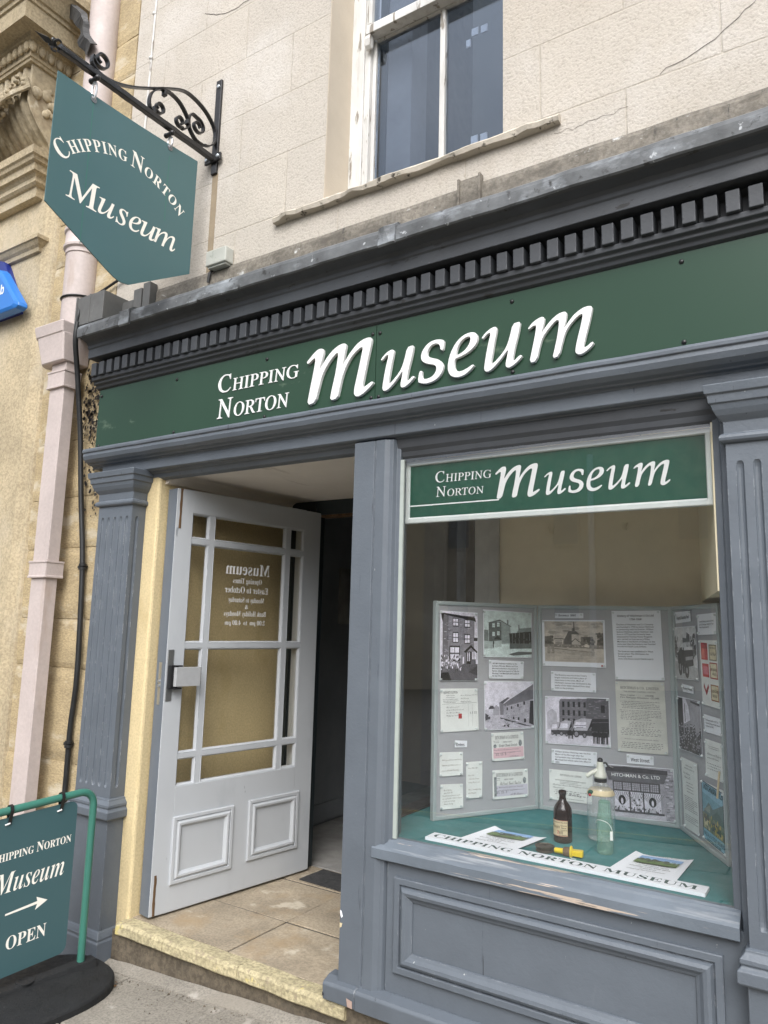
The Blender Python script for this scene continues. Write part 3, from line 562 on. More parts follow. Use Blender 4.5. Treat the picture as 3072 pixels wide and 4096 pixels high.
mb = MB(); fr = F((0, .025, 0), (1, 0, 0)); mb.frame(fr, (-1.590, .175, -.405, .522), [(0, 0), (0, .014), (.003, .016), (.022, .016), (.025, .013), (.027, .006), (.030, .008), (.036, .020), (.046, .026), (.058, .023), (.070, .012), (.080, .007), (.082, .001)])
mb.build('panel_moulding', 'paint', SF)
mb = MB(); mb.profile_x([(-.022, .012), (-.026, .070), (-.018, .080), (.018, .093), (.06, .096), (.06, .012)], -1.896, -1.741); mb.profile_x([(-.024, .010), (-.028, .072), (-.02, .082), (.018, .095), (.06, .098), (.06, .010)], -1.7395, 1.2); mb.build('plinth_board', 'paint', SF, bevel=.004)
mb = MB(); mb.box(WF, -1.606, -.368, .648, 2.214, -.053, -.049); mb.build('shop_window', 'pane', SF)
# ------------------------------------------------------------------ open door
DP = Vector((-3.086, .1, 0)); DU = Vector((.15806, .98743, 0)); DF = F(DP, DU)     # normal points into the lobby
mb = MB(); T0, T1 = -.085, 0.
for a0, a1, b0, b1 in ((0, .106, .014, 2.216), (.945, 1.082, .014, 2.216), (.106, .945, 2.090, 2.216), (.106, .945, .014, .632)): mb.box(DF, a0, a1, b0, b1, T0, T1)
DOOR = mb.build('door', 'door_paint', SF, bevel=.003, label='open pale grey door with a grid of small panes')
mb = MB()
rows = [(.636, .771), (.803, 1.346), (1.381, 1.919), (1.954, 2.087)]; cols = [(.111, .221), (.263, .790), (.833, .940)]
for z0, z1 in ((.771, .803), (1.346, 1.381), (1.919, 1.954)): mb.box(DF, .106, .945, z0+.005, z1-.005, -.04, -.003)
for a0, a1 in ((.221, .263), (.790, .833)):
    for z0, z1 in rows: mb.box(DF, a0+.006, a1-.006, z0-.006, z1+.006, -.04, -.0035)
for a0, a1 in cols:
    for z0, z1 in rows: mb.frame(DF, (a0-.006, z0-.006, a1+.006, z1+.006), [(0, -.006), (.004, -.003), (.008, -.006), (.013, -.017), (.013, -.022)])
mb.build('glazing_bars', 'door_paint', DOOR)
for a0, a1 in cols:
    for z0, z1 in rows: MB().box(DF, a0+.001, a1-.001, z0+.001, z1-.001, -.024, -.021).build('pane', 'door_pane', DOOR)
for r in ((.104, .146, .491, .480), (.600, .160, .977, .488)):
    MB().frame(DF, r, [(0, 0), (0, .010), (.003, .012), (.018, .012), (.021, .004), (.026, .010), (.034, .016), (.044, .015), (.052, .007), (.056, .004), (.057, .0006)]).build('raised_panel', 'door_paint', DOOR)
MB().box(F(DP-DU*.0012-DF.n*.0845, DF.n), 0.001, .083, .0155, 2.2145, 0, .0011).build('edge_strip', 'door_edge', DOOR)
for z0, z1, a in ((1.995, 2.217, .026), (.016, .21, .024)):
    P = [(a-.006+.003*noise.noise((z*20, a, 0)), z) for z in [z0+(z1-z0)*i/10 for i in range(11)]]+[(a+.008+.005*noise.noise((z*25, a, 5)), z) for z in [z1-(z1-z0)*i/10 for i in range(11)]]
    MB().prism(DF, P, -.001, .0012).build('exposed_wood', 'bare_wood', DOOR)
MB().box(DF, .008, .044, 1.075, 1.342, 0, .004).build('lock_plate', 'steel', DOOR, bevel=.0015)
mb = MB(); mb.box(DF, .012, .058, 1.14, 1.262, .004, .034); mb.box(DF, .03, .075, 1.254, 1.262, .02, .05); mb.box(DF, .03, .075, 1.138, 1.146, .02, .05); mb.build('lock_body', 'black_plastic', DOOR, bevel=.003)
mb = MB(); mb.prism(F(DP+DU*.03+Vector((0, 0, 1.152))+DF.n*.0, DU, DF.n), [(0, .034), (.006, .050), (.150, .060), (.160, .050), (.160, .028), (.150, .046), (.008, .036)], -.0, -.1)
mb.build('push_pad', 'alu_grey', DOOR, bevel=.0015)
mb = MB()
fe = F(DP+DU*.1905+Vector((0, 0, 1.152))+DF.n*.030, -DF.n)
for i, ch in enumerate('PUSH'): fit(mb, F(DP+DU*.168+DF.n*.0575, (DU+DF.n*-.5)), ch, 'sansb', 0.008, .022, 1.229-i*.023, 1.245-i*.023, h=.004)
mb.build('lettering', 'ink', DOOR)
ef = F(DP-DU*.0025, DF.n)
MB().box(F(DP-DU*.0023-DF.n*.078, DF.n), .020, .046, 1.055, 1.275, -.001, .0012).build('latch_plate', 'steel', DOOR)
mb = MB()
for z in (1.145, 1.17): mb.box(F(DP-DU*.0023-DF.n*.078, DF.n), .026, .040, z, z+.014, .0, .010)
mb.build('latch', 'steel', DOOR, bevel=.002)
# lettered on the outer face of the glass: reads backwards from here
g = lambda t, a0, a1, z0, z1, st='serifl': fit(MB(), DF, t, st, a0, a1, z0, z1, h=-.0202, mirror=True, res=4).build('lettering', 'white_letter', DOOR)
g('Museum', .363, .688, 1.771, 1.840, 'serifb'); g('Opening Times', .419, .630, 1.712, 1.752); g('Easter to October', .364, .682, 1.664, 1.703)
g('Monday to Saturday', .392, .655, 1.602, 1.640); g('&', .512, .535, 1.572, 1.598); g('Bank Holiday Mondays', .368, .674, 1.522, 1.560); g('2.00 pm  to  4.00 pm', .376, .668, 1.472, 1.506)
# ------------------------------------------------------------------ fascia sign
FS = thing('fascia_sign', (-1.7, 0, 2.48), 'long dark green fascia sign with large raised white Museum letters over the doorway and window', 'sign')
for a0, a1 in ((-3.690, -1.7305), (-1.7275, 1.2)): MB().box(WF, a0, a1, 2.487, 2.832, 0, .012).build('sign_panel', 'fascia_green', FS)
mb = MB(); mb.lathe([(.0085, 0), (.0085, .003), (.006, .006), (.001, .007)], (0, 0, 0), 12, (0, -1, 0)); cap = None
for x, z in SCREW_CAPS:
    if cap is None: cap = mb.build('screw_cap', 'black_plastic', FS, origin=(0, 0, 0)); LOC[cap] = Vector((x, -.012, z)); cap.location = LOC[cap]
    else: c = cap.copy(); link(c, FS, (x, -.012, z))
def outline(pts, hole, th, bev=.0016, it=1):
    c = bpy.data.curves.new('o', 'CURVE'); c.dimensions = '2D'; c.fill_mode = 'BOTH'; c.extrude = th/2; c.bevel_depth = bev; c.bevel_resolution = 1; c.offset = -bev
    for P in ([pts]+([hole] if hole else [])):
        P = chaikin(P, it); s = c.splines.new('POLY'); s.points.add(len(P)-1); s.use_cyclic_u = True
        for q, w in zip(s.points, P): q.co = (w[0], w[1], 0, 1)
    o = bpy.data.objects.new('o', c); me = o.to_mesh(); v = [tuple(q.co) for q in me.vertices]; f = [list(p.vertices) for p in me.polygons]
    o.to_mesh_clear(); bpy.data.objects.remove(o); bpy.data.curves.remove(c); return v, f
MU = [[(a/1000, b/1000) for a, b in L] for L in MUSEUM_OUTLINES]; EC = [(a/1000, b/1000) for a, b in E_COUNTER]
WORD = [(0, 0, 0, None), (1, 0, 0, None), (2, 0, 0, None), (3, 0, 0, EC), (1, .4865, .004, None), (4, 0, 0, None)]
for i, dx, dz, hole in WORD:
    v, f = outline([(a+dx, b+dz) for a, b in MU[i]], hole, .014)
    mb = MB(); mb.add([WF.p(x, y, .0205+z) for x, y, z in v], f); mb.build('raised_letter', 'white_letter', FS)
caps(MB(), WF, 'CHIPPING', 'serif', -2.704, -2.169, 2.660, .096, .70, h=.0122, res=5, thick=.004, gap=.02).build('lettering', 'white_letter', FS); mb = MB(); caps(mb, WF, 'NORTON', 'serif', -2.699, -2.224, 2.522, .105, .70, h=.0122, res=5, thick=.004, gap=.02)
mb.build('lettering', 'white_letter', FS)
# chips where the paint has come off
for pts, m_ in (([(-1.837, .352), (-1.829, .349), (-1.822, .330), (-1.829, .322), (-1.835, .334)], 'paper_white'), ([(-1.837, .304), (-1.823, .303), (-1.828, .289), (-1.836, .284)], 'label_buff'), ([(-1.776, .048), (-1.748, .043), (-1.746, .016), (-1.770, .018)], 'red_brick'), ([(-1.893, .042), (-1.885, .036), (-1.887, .026), (-1.894, .028)], 'ink')):
    MB().poly(F((0, -.0012 if pts[0][1] > .1 else -.0275, 0), (1, 0, 0)), pts, .0).build('paint_chip', m_, SF)
# ------------------------------------------------------------------ hanging sign and its wrought iron bracket (both square to the wall)
XS = -2.903; HF = F((XS, 0, 0), (0, 1, 0))                            # s = y, t = z, normal +x
BR = thing('sign_bracket', (XS, .05, 4.0), 'black wrought iron scroll bracket bolted to the cream wall', 'bracket')
MB().box(WF, XS-.022, XS+.022, 3.998, 4.588, -.05, -.035).build('wall_plate', 'black_iron', BR, bevel=.003)
MB().box(WF, XS-.062, XS+.062, 4.062, 4.108, -.0349, -.020).build('cross_plate', 'black_iron', BR, bevel=.003)
for x, z in ((XS, 4.545), (XS-.044, 4.085), (XS+.044, 4.085)): MB().lathe([(.011, 0), (.011, .006), (.008, .008), (.001, .009)], (x, .035 if z > 4.3 else .02, z), 6, (0, -1, 0), False).build('bolt', 'bolt_steel', BR)
mb = MB(); rings = []
for i in range(40):
    y = .035-.965*i/39; w = .0165+.0022*noise.noise((y*22, 0, 3)); d = .003*noise.noise((y*16, 5, 3))
    rings.append([Vector((XS+a*w+d, y, 4.084-.012*i/39*1.0+b*w-.009*0)) for a, b in ((-1, -.7), (-.7, -1), (.7, -1), (1, -.7), (1, .7), (.7, 1), (-.7, 1), (-1, .7))])
mb.loft(rings, smooth=True); mb.build('bar', 'black_iron', BR)
mb = MB(); z0 = 4.066
mb.loft([[Vector((XS+a*w, y, z0+b*t)) for a, b in ((-1, 0), (0, -1), (1, 0), (0, 1))] for y, w, t in ((-.925, .010, .010), (-.955, .006, .006), (-.972, .010, .010), (-.995, .020, .017), (-1.02, .009, .009), (-1.05, .001, .001))])
for s in (-1, 1): mb.tube(catmull([(XS, -.945, z0), (XS+s*.02, -.965, z0+.004), (XS+s*.032, -.955, z0+.012), (XS+s*.028, -.94, z0+.012)], 4), .0055, 6); mb.tube(catmull([(XS, -.945, z0), (XS, -.966, z0+s*.02), (XS, -.958, z0+s*.03), (XS, -.945, z0+s*.024)], 4), .0055, 6)
mb.build('finial', 'black_iron', BR)
def spiral(c, r0, r1, a0, turns, n=26): return [(c[0]+(r0+(r1-r0)*i/n)*math.cos(a0+turns*2*math.pi*i/n), c[1]+(r0+(r1-r0)*i/n)*math.sin(a0+turns*2*math.pi*i/n)) for i in range(n+1)]
def scroll(pts, head=None, tail=None):
    P = [tuple(q) for q in pts]
    if head: P = spiral(*head)[::-1]+P
    if tail: P = P+spiral(*tail)
    mb = MB(); mb.tube([(XS, a, b) for a, b, *_ in [tuple(q) for q in catmull([(p[0], p[1], 0) for p in P], 3)]], (.024, .0080), flat=(1, 0, 0)); return mb.build('scroll', 'black_iron', BR)
scroll(SCROLLS['main'][1:], head=((-.715, 4.166), .047, .018, math.radians(190), 1.2))
scroll(SCROLLS['c1'], head=((-.362, 4.148), .036, .015, math.radians(205), 1.1), tail=((-.222, 4.158), .032, .014, math.radians(-60), -1.1))
scroll(SCROLLS['c3'][:6], tail=((-.098, 4.208), .046, .016, math.radians(95), -1.25))
for y, z in ((-.335, 4.247), (-.170, 4.186)): MB().box(HF, y-.010, y+.010, z-.014, z+.014, -.014, .014).build('collar', 'black_iron', BR, bevel=.003)
for y in (-.742, -.285):
    mb = MB(); mb.tube([(XS-.018, y, 4.042), (XS+.018, y, 4.042)], .011, 10); mb.ball((XS-.024, y, 4.042), .014); mb.ball((XS+.024, y, 4.042), .014); mb.build('hanging_lug', 'black_iron', BR)
HS = thing('hanging_sign', (XS, -.5, 3.11), 'teal pentagonal hanging board reading Chipping Norton Museum in cream letters, below the iron bracket', 'sign')
mb = MB(); out = [(-.926, 3.957), (-.926, 3.316), (-.60, 3.146), (-.548, 3.122), (-.51, 3.112), (-.46, 3.118), (-.087, 3.339), (-.084, 4.003)]
top = [(-.084-(.842)*i/16, 4.003-.046*i/16-.010*math.sin(math.pi*i/16)) for i in range(17)]
pts = out[:-1]+top[:-1]
mb.prism(HF, pts, -.003, .003); mb.build('board', 'sign_teal', HS)
R = .47; yc, zc = -.492, 3.735-.47
def arc_text(mb, words, a0, a1, H, small, style):
    seq = []; x = 0
    for w in words.split(' '):
        for i, ch in enumerate(w):
            v, f = glyphs(ch, style, 4); q = 1. if i == 0 else small; w0 = min(p[0] for p in v); w1 = max(p[0] for p in v)
            seq.append((ch, x, (w1-w0)*q, q)); x += (w1-w0)*q+.055
        x += .13
    tot = seq[-1][1]+seq[-1][2]
    for ch, xx, w, q in seq:
        th = a0+(a1-a0)*(xx+w/2)/tot; half = abs(a1-a0)*R*(w/2)/tot
        c = Vector((XS, yc+R*math.sin(th), zc+R*math.cos(th))); fr = F(c, (0, math.cos(th), -math.sin(th)), (0, math.sin(th), math.cos(th)))
        fit(mb, fr, ch, style, -half, half, 0 if q < 1 else -.006, H*q, h=.0036, res=4)
mb = MB(); arc_text(mb, 'CHIPPING NORTON', math.radians(-53), math.radians(41), .082, .68, 'serifb')
fit(mb, HF, 'M', 'serif', -.832, -.664, 3.392, 3.522, h=.0036, res=6)
for ch, a0, a1, b0, b1 in (('u', -.664, -.574, 3.397, 3.482), ('s', -.565, -.497, 3.397, 3.484), ('e', -.488, -.418, 3.400, 3.487), ('u', -.418, -.325, 3.403, 3.488), ('m', -.335, -.195, 3.407, 3.494)): fit(mb, HF, ch, 'italic' if ch != 'm' else 'italic', a0, a1, b0, b1, h=.0036, res=6)
mb.build('lettering', 'cream_letter', HS)
for y, zt, ze in ((-.738, 4.03, 3.937), (-.276, 4.03, 3.968)):
    mb = MB(); P = [(XS+.018*math.sin(2*math.pi*i/20), y, (zt+ze)/2+(zt-ze)/2*math.cos(2*math.pi*i/20)) for i in range(21)]
    mb.tube(P, .0055, 8); mb.build('snap_hook', 'steel', HS)
    mb = MB(); mb.lathe([(.009, 0), (.016, 0), (.016, .003), (.009, .003)], (XS+.003, y, ze), 14, (1, 0, 0)); mb.build('eyelet', 'dark_steel', HS)
for y, z1 in ((-.738, 3.20), (-.276, 3.55)): MB().poly(HF, [(y-.0022, 3.92), (y-.003, z1), (y+.001, z1), (y+.0022, 3.92)], .0034).build('water_streak', 'tube_green', HS)
# ------------------------------------------------------------------ pavement sign
AU = Vector((math.sin(math.radians(7.4)), math.cos(math.radians(7.4)), .08)); AF = F((-3.19, -.2, 0), AU); AF.v = Vector((0, 0, 1)); AF.n = AF.u.cross(AF.v).normalized()
AB = thing('pavement_sign', (-3.23, -.48, -.21), 'teal swing board on a green tube frame with black rubber base, beside the doorway', 'sign')
G = zg(-3.2)-.012
mb = MB(); r = .07; P = [AF.p(0, -.13), AF.p(0, .1), AF.p(0, .35), AF.p(0, .60)]+[AF.p(-r+r*math.cos(a), .60+r*math.sin(a)) for a in [math.pi/2*i/6 for i in range(1, 7)]]+[AF.p(-.2, .67), AF.p(-.36, .67)]+[AF.p(-.49+r*math.cos(a), .60+r*math.sin(a)) for a in [math.pi/2+math.pi/2*i/6 for i in range(0, 7)]]+[AF.p(-.56, .3), AF.p(-.56, -.10)]
mb.tube(P, .0175, 14); mb.build('tube_frame', 'tube_green', AB)
def rr(a0, a1, b0, b1, r, n=5):
    return [(cx+r*math.cos(t+math.pi/2*i/n), cy+r*math.sin(t+math.pi/2*i/n)) for cx, cy, t in ((a1-r, b0+r, -math.pi/2), (a1-r, b1-r, 0), (a0+r, b1-r, math.pi/2), (a0+r, b0+r, math.pi)) for i in range(n+1)]
MB().prism(AF, rr(-.477, -.083, -.035, .640, .034), -.004, .004).build('panel', 'board_teal', AB)
for s in (-.165, -.40):
    for h in (-1, 1):
        mb = MB(); mb.tube([AF.p(s, z, .002+hh*h) for z, hh in ((.694, 0), (.690, .014), (.672, .022), (.64, .012), (.622, .0055), (.612, .0055))], (.014, .004), flat=AF.u); mb.build('hook', 'black_plastic', AB)
for s in (-.172, -.407): MB().tube([AF.p(s-.012, .612, .006), AF.p(s+.008, .617, .012)], .0035, 6).build('hook_pin', 'white_letter', AB)
caps(MB(), AF, 'CHIPPING NORTON', 'serifb', -.462, -.102, .456, .043, .78, h=.0046, res=4).build('lettering', 'cream_letter', AB); fit(MB(), AF, 'Museum', 'italicb', -.437, -.125, .317, .403, h=.0046, res=5, off=-.006).build('lettering', 'cream_letter', AB)
fit(MB(), AF, 'OPEN', 'serifb', -.364, -.187, .074, .130, h=.0046, res=5).build('lettering', 'cream_letter', AB)
mb = MB(); mb.poly(AF, [(-.380, .222), (-.238, .2265), (-.238, .2385), (-.380, .230)], .0046); mb.poly(AF, [(-.247, .203), (-.192, .229), (-.245, .258), (-.238, .232)], .0046)
mb.build('arrow', 'cream_letter', AB)
mb = MB(); bc = F(AF.p(-.28, 0), AU); bc.v = Vector((0, 0, 1)); bn = Vector((AF.n.x, AF.n.y, 0)).normalized(); bu = Vector((AU.x, AU.y, .02)).normalized()
c0 = Vector((bc.o.x, bc.o.y, G)); rings = []; sq = lambda v: math.copysign(abs(v)**.82, v)
for rr_, hh in ((1, -.03), (1, .052), (.985, .062), (.93, .067), (.6, .080), (.3, .088), (.02, .09)):
    rings.append([c0+bu*(.405*rr_*sq(math.cos(2*math.pi*i/48)))+bn*(.30*rr_*sq(math.sin(2*math.pi*i/48)))+Vector((0, 0, hh)) for i in range(48)])
mb.loft(rings)
mb.loft([[c0+bu*s+bn*a+Vector((0, 0, z)) for a, z in ((-.045, .05), (-.028, .104), (.028, .104), (.045, .05))] for s in (-.385, .345)])
mb.build('base', 'rubber', AB, bevel=.004)
mb = MB(); mb.lathe([(.028, 0), (.040, .0), (.040, .004), (.034, .005), (.028, .002)], c0+bn*.0+bu*.02+Vector((0, 0, .103)), 20); mb.build('filler_cap', 'rubber', AB)
# ------------------------------------------------------------------ neighbouring stone building
NB = thing('stone_building', (-5.2, 0, 0), 'carved honey coloured stone front with console and cornice, left of the drainpipe', 'building')
mb = MB(); mb.profile_z([(-9, .4), (-9, 0), (-4.475, 0), (-4.462, .006), (-4.415, .03), (-4.405, .026), (-4.375, .03), (-4.36, .06), (-4.36, .4)], -.6, 4.64); mb.profile_z([(-9, .4), (-9, .01), (-4.46, .01), (-4.40, .06), (-4.40, .4)], 4.64, 7); mb.build('wall', 'stone', NB, origin=(0, 0, 0))
def returns(st, x0=-4.45, y0=-.22): return [[Vector((-9, .2, z)), Vector((-9, y0-p, z)), Vector((x0+p, y0-p, z)), Vector((x0+p, .2, z))] for z, p in st]
mb = MB(); mb.loft(returns([(5.19, 0), (5.192, .018), (5.212, .022), (5.214, .03), (5.23, .034), (5.235, .028), (5.315, .052), (5.32, .066), (5.338, .07), (5.345, .075), (5.352, .148), (5.345, .152), (5.345, .165), (5.46, .170), (5.465, .182), (5.49, .186), (5.495, .20), (5.56, .235), (5.60, .27), (5.605, .285), (5.66, .29), (6.0, .2)]))
mb.build('cornice', 'stone', NB, origin=(0, 0, 0))
mb = MB()
x = -5.5
while x < -4.42: mb.ball((x, -.268, 5.278), .027, (.95, .7, 1.45), 8, 6); mb.tube([(x+.033, -.268, 5.31), (x+.033, -.262, 5.25)], .006, 5); x += .066
y = -.245
while y < .06: mb.ball((-4.405, y, 5.278), .027, (.7, .95, 1.45), 8, 6); mb.tube([(-4.403, y+.033, 5.31), (-4.41, y+.033, 5.25)], .006, 5); y += .066
mb.build('egg_and_dart_band', 'stone', NB)
mb = MB(); ring = []
for z, d in ((4.66, -.19), (4.70, -.17), (4.78, -.09), (4.86, -.03), (4.92, 0), (5.19, 0)):
    P = [(-9, .2)]
    xx = -6.2
    while xx < -4.52:
        P += [(xx, -.22-d), (xx+.028, -.22-d), (xx+.036, -.22-d+.016), (xx+.050, -.22-d+.022), (xx+.064, -.22-d+.016)]; xx += .072
    P += [(-4.455, -.22-d), (-4.45, -.21-d), (-4.45, .2)]
    ring.append([Vector((a+.006*noise.noise((a*20, z*14, 0)), b+.006*noise.noise((a*22, z*14, 7)), z)) for a, b in P])
mb.loft(ring); mb.build('console', 'carved_stone', NB, origin=(0, 0, 0))
mb = MB(); rnd = random.Random(5)
for i in range(150):
    t = rnd.random(); x = -4.47-1.15*t; zz = 5.03-.235*math.sin(min(1, t*1.55)*math.pi/2)**1.2 if t < .75 else 4.80+.12*(t-.75)
    th = .03+.05*math.sin(min(1, t*1.3)*math.pi)
    mb.ball((x+rnd.uniform(-.02, .02), -.235-rnd.uniform(0, .05), zz+rnd.uniform(-1, 1)*th), rnd.uniform(.014, .034)*(1 if t > .15 else .6), (1, 1, rnd.uniform(.8, 1.2)), 7, 5)
for k in range(5): mb.tube(catmull([(-4.45+.01*k, -.23, 5.07-.02*k), (-4.62, -.26-.01*k, 5.0-.02*k), (-4.80, -.27, 4.90-.02*k), (-5.0, -.26, 4.84-.015*k)], 5), .012, 6)
for s in range(14): mb.ball((-4.447, rnd.uniform(-.2, .02), rnd.uniform(4.88, 5.12)), rnd.uniform(.018, .04), (.5, 1, 1.1), 7, 5)
mb.build('fruit_swag', 'carved_stone', NB)
mb = MB(); mb.loft(returns([(4.33, -.20), (4.335, -.17), (4.40, -.165), (4.405, -.15), (4.42, -.135), (4.45, -.135), (4.47, -.12), (4.475, -.10), (4.52, -.095), (4.53, -.075), (4.55, -.068), (4.56, -.055), (4.61, -.05), (4.66, -.16)], -4.36)); mb.loft(returns([(3.93, -.215), (3.935, -.20), (3.96, -.195), (3.975, -.18), (4.0, -.165), (4.005, -.155), (4.03, -.155), (4.045, -.205)], -4.28)); mb.build('string_course', 'stone', NB, origin=(0, 0, 0))
mb = MB(); P = [(-4.294, 5.678), (-4.162, 5.548), (-4.077, 5.462), (-4.03, 5.37), (-4.03, 5.306), (-3.975, 5.218), (-3.925, 5.163)]
C = catmull([(a, -.12, b) for a, b in P], 4)
mb.loft([[q+Vector((-.06+.02*noise.noise((q.z*14, i*.3, 0)), .03*noise.noise((q.z*11, 3, i*.2)), -.045)), q+Vector((.02*noise.noise((q.z*18, 1, 0)), -.02, .0)), q+Vector((.012, .02+.02*noise.noise((q.z*9, 7, 0)), .016))] for i, q in enumerate(C)], closed=False, caps=False)
o = mb.build('lead_flap', 'old_lead', NB); so = o.modifiers.new('thick', 'SOLIDIFY'); so.thickness = .006
# alarm box on the stone wall
AX = -.05; AL = thing('alarm_box', (-4.8, -.05, 3.5), 'bright blue burglar alarm box on the stone wall at the very edge of view', 'alarm box')
A_ = [(-4.79+.04*0-.03, 3.855), (-4.742, 3.846), (-4.70, 3.815), (-4.459, 3.545), (-4.456, 3.52), (-4.49, 3.507), (-4.80, 3.505), (-5.12, 3.507), (-5.15, 3.53), (-4.87, 3.846)]
rings = [[WF.p(AX+a*(1-k)+(-4.80)*k, b*(1-k)+3.66*k, h) for a, b in A_] for h, k in ((.045, -.03), (.075, 0), (.098, .03), (.108, .16))]
MB().loft(rings).build('cover', 'alarm_blue', AL, bevel=.004)
MB().prism(WF, [(a+AX, b) for a, b in ((-4.90, 3.975), (-4.80, 3.94), (-4.762, 3.885), (-4.60, 3.62), (-4.57, 3.52), (-5.03, 3.52), (-5.0, 3.62))], -.002, .046).build('back_plate', 'alarm_navy', AL, bevel=.004)
mb = MB(); fit(mb, F((0, -.109, 0), (1, 0, -.0)), 'bb', 'sansb', -4.785, -4.692, 3.640, 3.712, h=.0); mb.build('lettering', 'white_letter', AL)
# ------------------------------------------------------------------ drainpipe, gutter boxes, cables
DPp = thing('drainpipe', (-4.0, -.05, -.2), 'pale pink painted drainpipe, round above its hopper head and square below', 'drainpipe')
MB().lathe([(.098, 3.2), (.098, 6.6)], (-4.005, .0, 0), 28).build('round_pipe', 'pipe_paint', DPp, origin=(-4.005, 0, 0))
mb = MB()
mb.lathe([(.098, 3.76), (.104, 3.765), (.104, 3.79), (.118, 3.80), (.120, 3.815), (.112, 3.825), (.110, 3.90), (.120, 3.91), (.120, 3.93), (.100, 3.94)], (-4.005, 0, 0), 28); mb.build('socket_collar', 'pipe_paint', DPp)
def hop(st): return [[Vector((xl, .04, z)), Vector((xl, y+.05, z)), Vector((xl+.018, y+.02, z)), Vector((xl+.05, y, z)), Vector((xr-.008, y, z)), Vector((xr, y+.008, z)), Vector((xr, .04, z))] for z, xl, xr, y in st]
mb = MB(); mb.loft(hop([(3.028, -4.165, -3.915, -.125), (3.034, -4.17, -3.908, -.132), (3.20, -4.215, -3.906, -.146), (3.206, -4.222, -3.908, -.152), (3.268, -4.236, -3.905, -.160), (3.274, -4.232, -3.908, -.156), (3.275, -4.2, -3.93, -.13), (3.20, -4.19, -3.94, -.12)])); mb.build('hopper_head', 'pipe_paint', DPp, bevel=.003)
mb = MB(); mb.box(WF, -4.062, -3.918, -.4, 3.03, .025, .10); mb.build('square_pipe', 'pipe_paint', DPp, bevel=.004)
for z0, z1 in ((2.868, 2.978), (1.722, 1.822)):
    mb = MB(); e = .016
    mb.loft([[Vector((-4.062-q, .0, z)), Vector((-4.062-q, -.10-q, z)), Vector((-3.918+q, -.10-q, z)), Vector((-3.918+q, .0, z))] for z, q in ((z0, .004), (z0+.001, e), (z0+.012, e), (z0+.014, e-.004), (z1-.014, e-.004), (z1-.012, e), (z1-.001, e), (z1, .003))]); mb.build('pipe_collar', 'pipe_paint', DPp, bevel=.0015)
GB = thing('gutter_outlet', (-3.7, -.05, 3.2), 'grey boxed gutter outlet on the end of the cornice beside the hopper head', 'gutter')
MB().box(WF, -3.815, -3.565, 3.213, 3.392, -.045, .130).build('outlet_box', 'zinc', GB, bevel=.004)
MB().box(WF, -3.823, -3.81, 3.208, 3.397, -.045, .135).box(WF, -3.70, -3.688, 3.21, 3.395, .1, .133).build('joint_band', 'zinc', GB, bevel=.002)
mb = MB(); mb.prism(WF, [(-3.99, 3.20), (-3.80, 3.20), (-3.80, 3.38), (-3.985, 3.41)], -.04, .05); mb.build('elbow', 'alu_grey', GB, bevel=.004)
MB().box(WF, -3.578, -3.47, 3.24, 3.36, -.045, -.0).build('gutter_run', 'zinc', GB)
MB().box(WF, -3.47, -3.40, 3.19, 3.42, -.045, .0).box(WF, -3.375, -3.315, 3.19, 3.435, -.045, .01).build('end_piece', 'zinc', GB, bevel=.004)
mb = MB(); mb.tube(catmull([(-3.795, -.13, 3.237), (-3.80, -.13, 3.121), (-3.825, -.08, 2.931), (-3.834, -.02, 2.585), (-3.81, .005, 2.215), (-3.758, .015, 1.847), (-3.728, .015, 1.491), (-3.713, .015, 1.147), (-3.739, .02, .882), (-3.737, .02, .593), (-3.74, .02, -.25)], 5), .0155, 10)
CB = tag(mb.build('cable_conduit', 'cable_black'), 'thick black cable conduit running down the stone strip beside the grey pilaster', 'cable')
for x, z in ((-3.752, 1.79), (-3.737, .80), (-3.737, .45)):
    mb = MB(); mb.lathe([(.0155, -.02), (.022, -.018), (.022, -.004), (.016, 0), (.022, .004), (.022, .018), (.0155, .02)], (x, .017, z), 12); mb.box(WF, x-.04, x+.01, z-.008, z+.008, -.045, -.012); mb.build('clip', 'cable_black', CB)
mb = MB(); mb.tube(catmull([(-3.93, .03, 4.05), (-3.991, .03, 3.818), (-4.032, .02, 3.707), (-3.99, .01, 3.6), (-3.96, -.02, 3.508), (-3.93, -.05, 3.424), (-3.81, -.10, 3.36), (-3.795, -.13, 3.237)], 6), .008, 8); mb.tube(catmull([(-3.60, .03, 3.55), (-3.676, .025, 3.536), (-3.787, .02, 3.505), (-3.86, -.02, 3.45), (-3.82, -.10, 3.375), (-3.79, -.13, 3.30), (-3.797, -.13, 3.237)], 6), .008, 8)
mb.tube([(-4.005+.104*math.cos(a), .104*math.sin(a), 3.475+.01*math.sin(a)) for a in [math.pi*2*i/24 for i in range(25)]], .006, 6)
tag(mb.build('loose_cable', 'cable_black'), 'thin black cables looping from the round drainpipe over the gutter outlet', 'cable')
JB = thing('junction_box', (-2.78, .03, 3.4), 'small weathered white junction box on the wall above the cornice', 'junction box')
MB().box(WF, -2.865, -2.715, 3.405, 3.492, -.05, .012).build('box_lid', 'grey_plastic', JB, bevel=.006)
MB().box(WF, -2.855, -2.725, 3.395, 3.405, -.05, .0).build('box_base', 'grey_plastic', JB)
MB().tube(catmull([(-2.85, .03, 3.40), (-2.86, .02, 3.38), (-2.87, .02, 3.33)], 4), .008, 6).build('cable_tail', 'cable_black', JB)
mb = MB(); mb.poly(WF, [(-2.922, 3.41), (-2.878, 3.41), (-2.876, 4.0), (-2.921, 4.0)], YW+.0012)
mb.build('bare_strip', 'tan_strip', BLD)
mb = MB(); mb.tube(catmull([(-3.555, .044, 4.45), (-3.549, .044, 4.66), (-3.545, .044, 5.0), (-3.54, .044, 5.44), (-3.53, .044, 6.0)], 6), .007, 8)
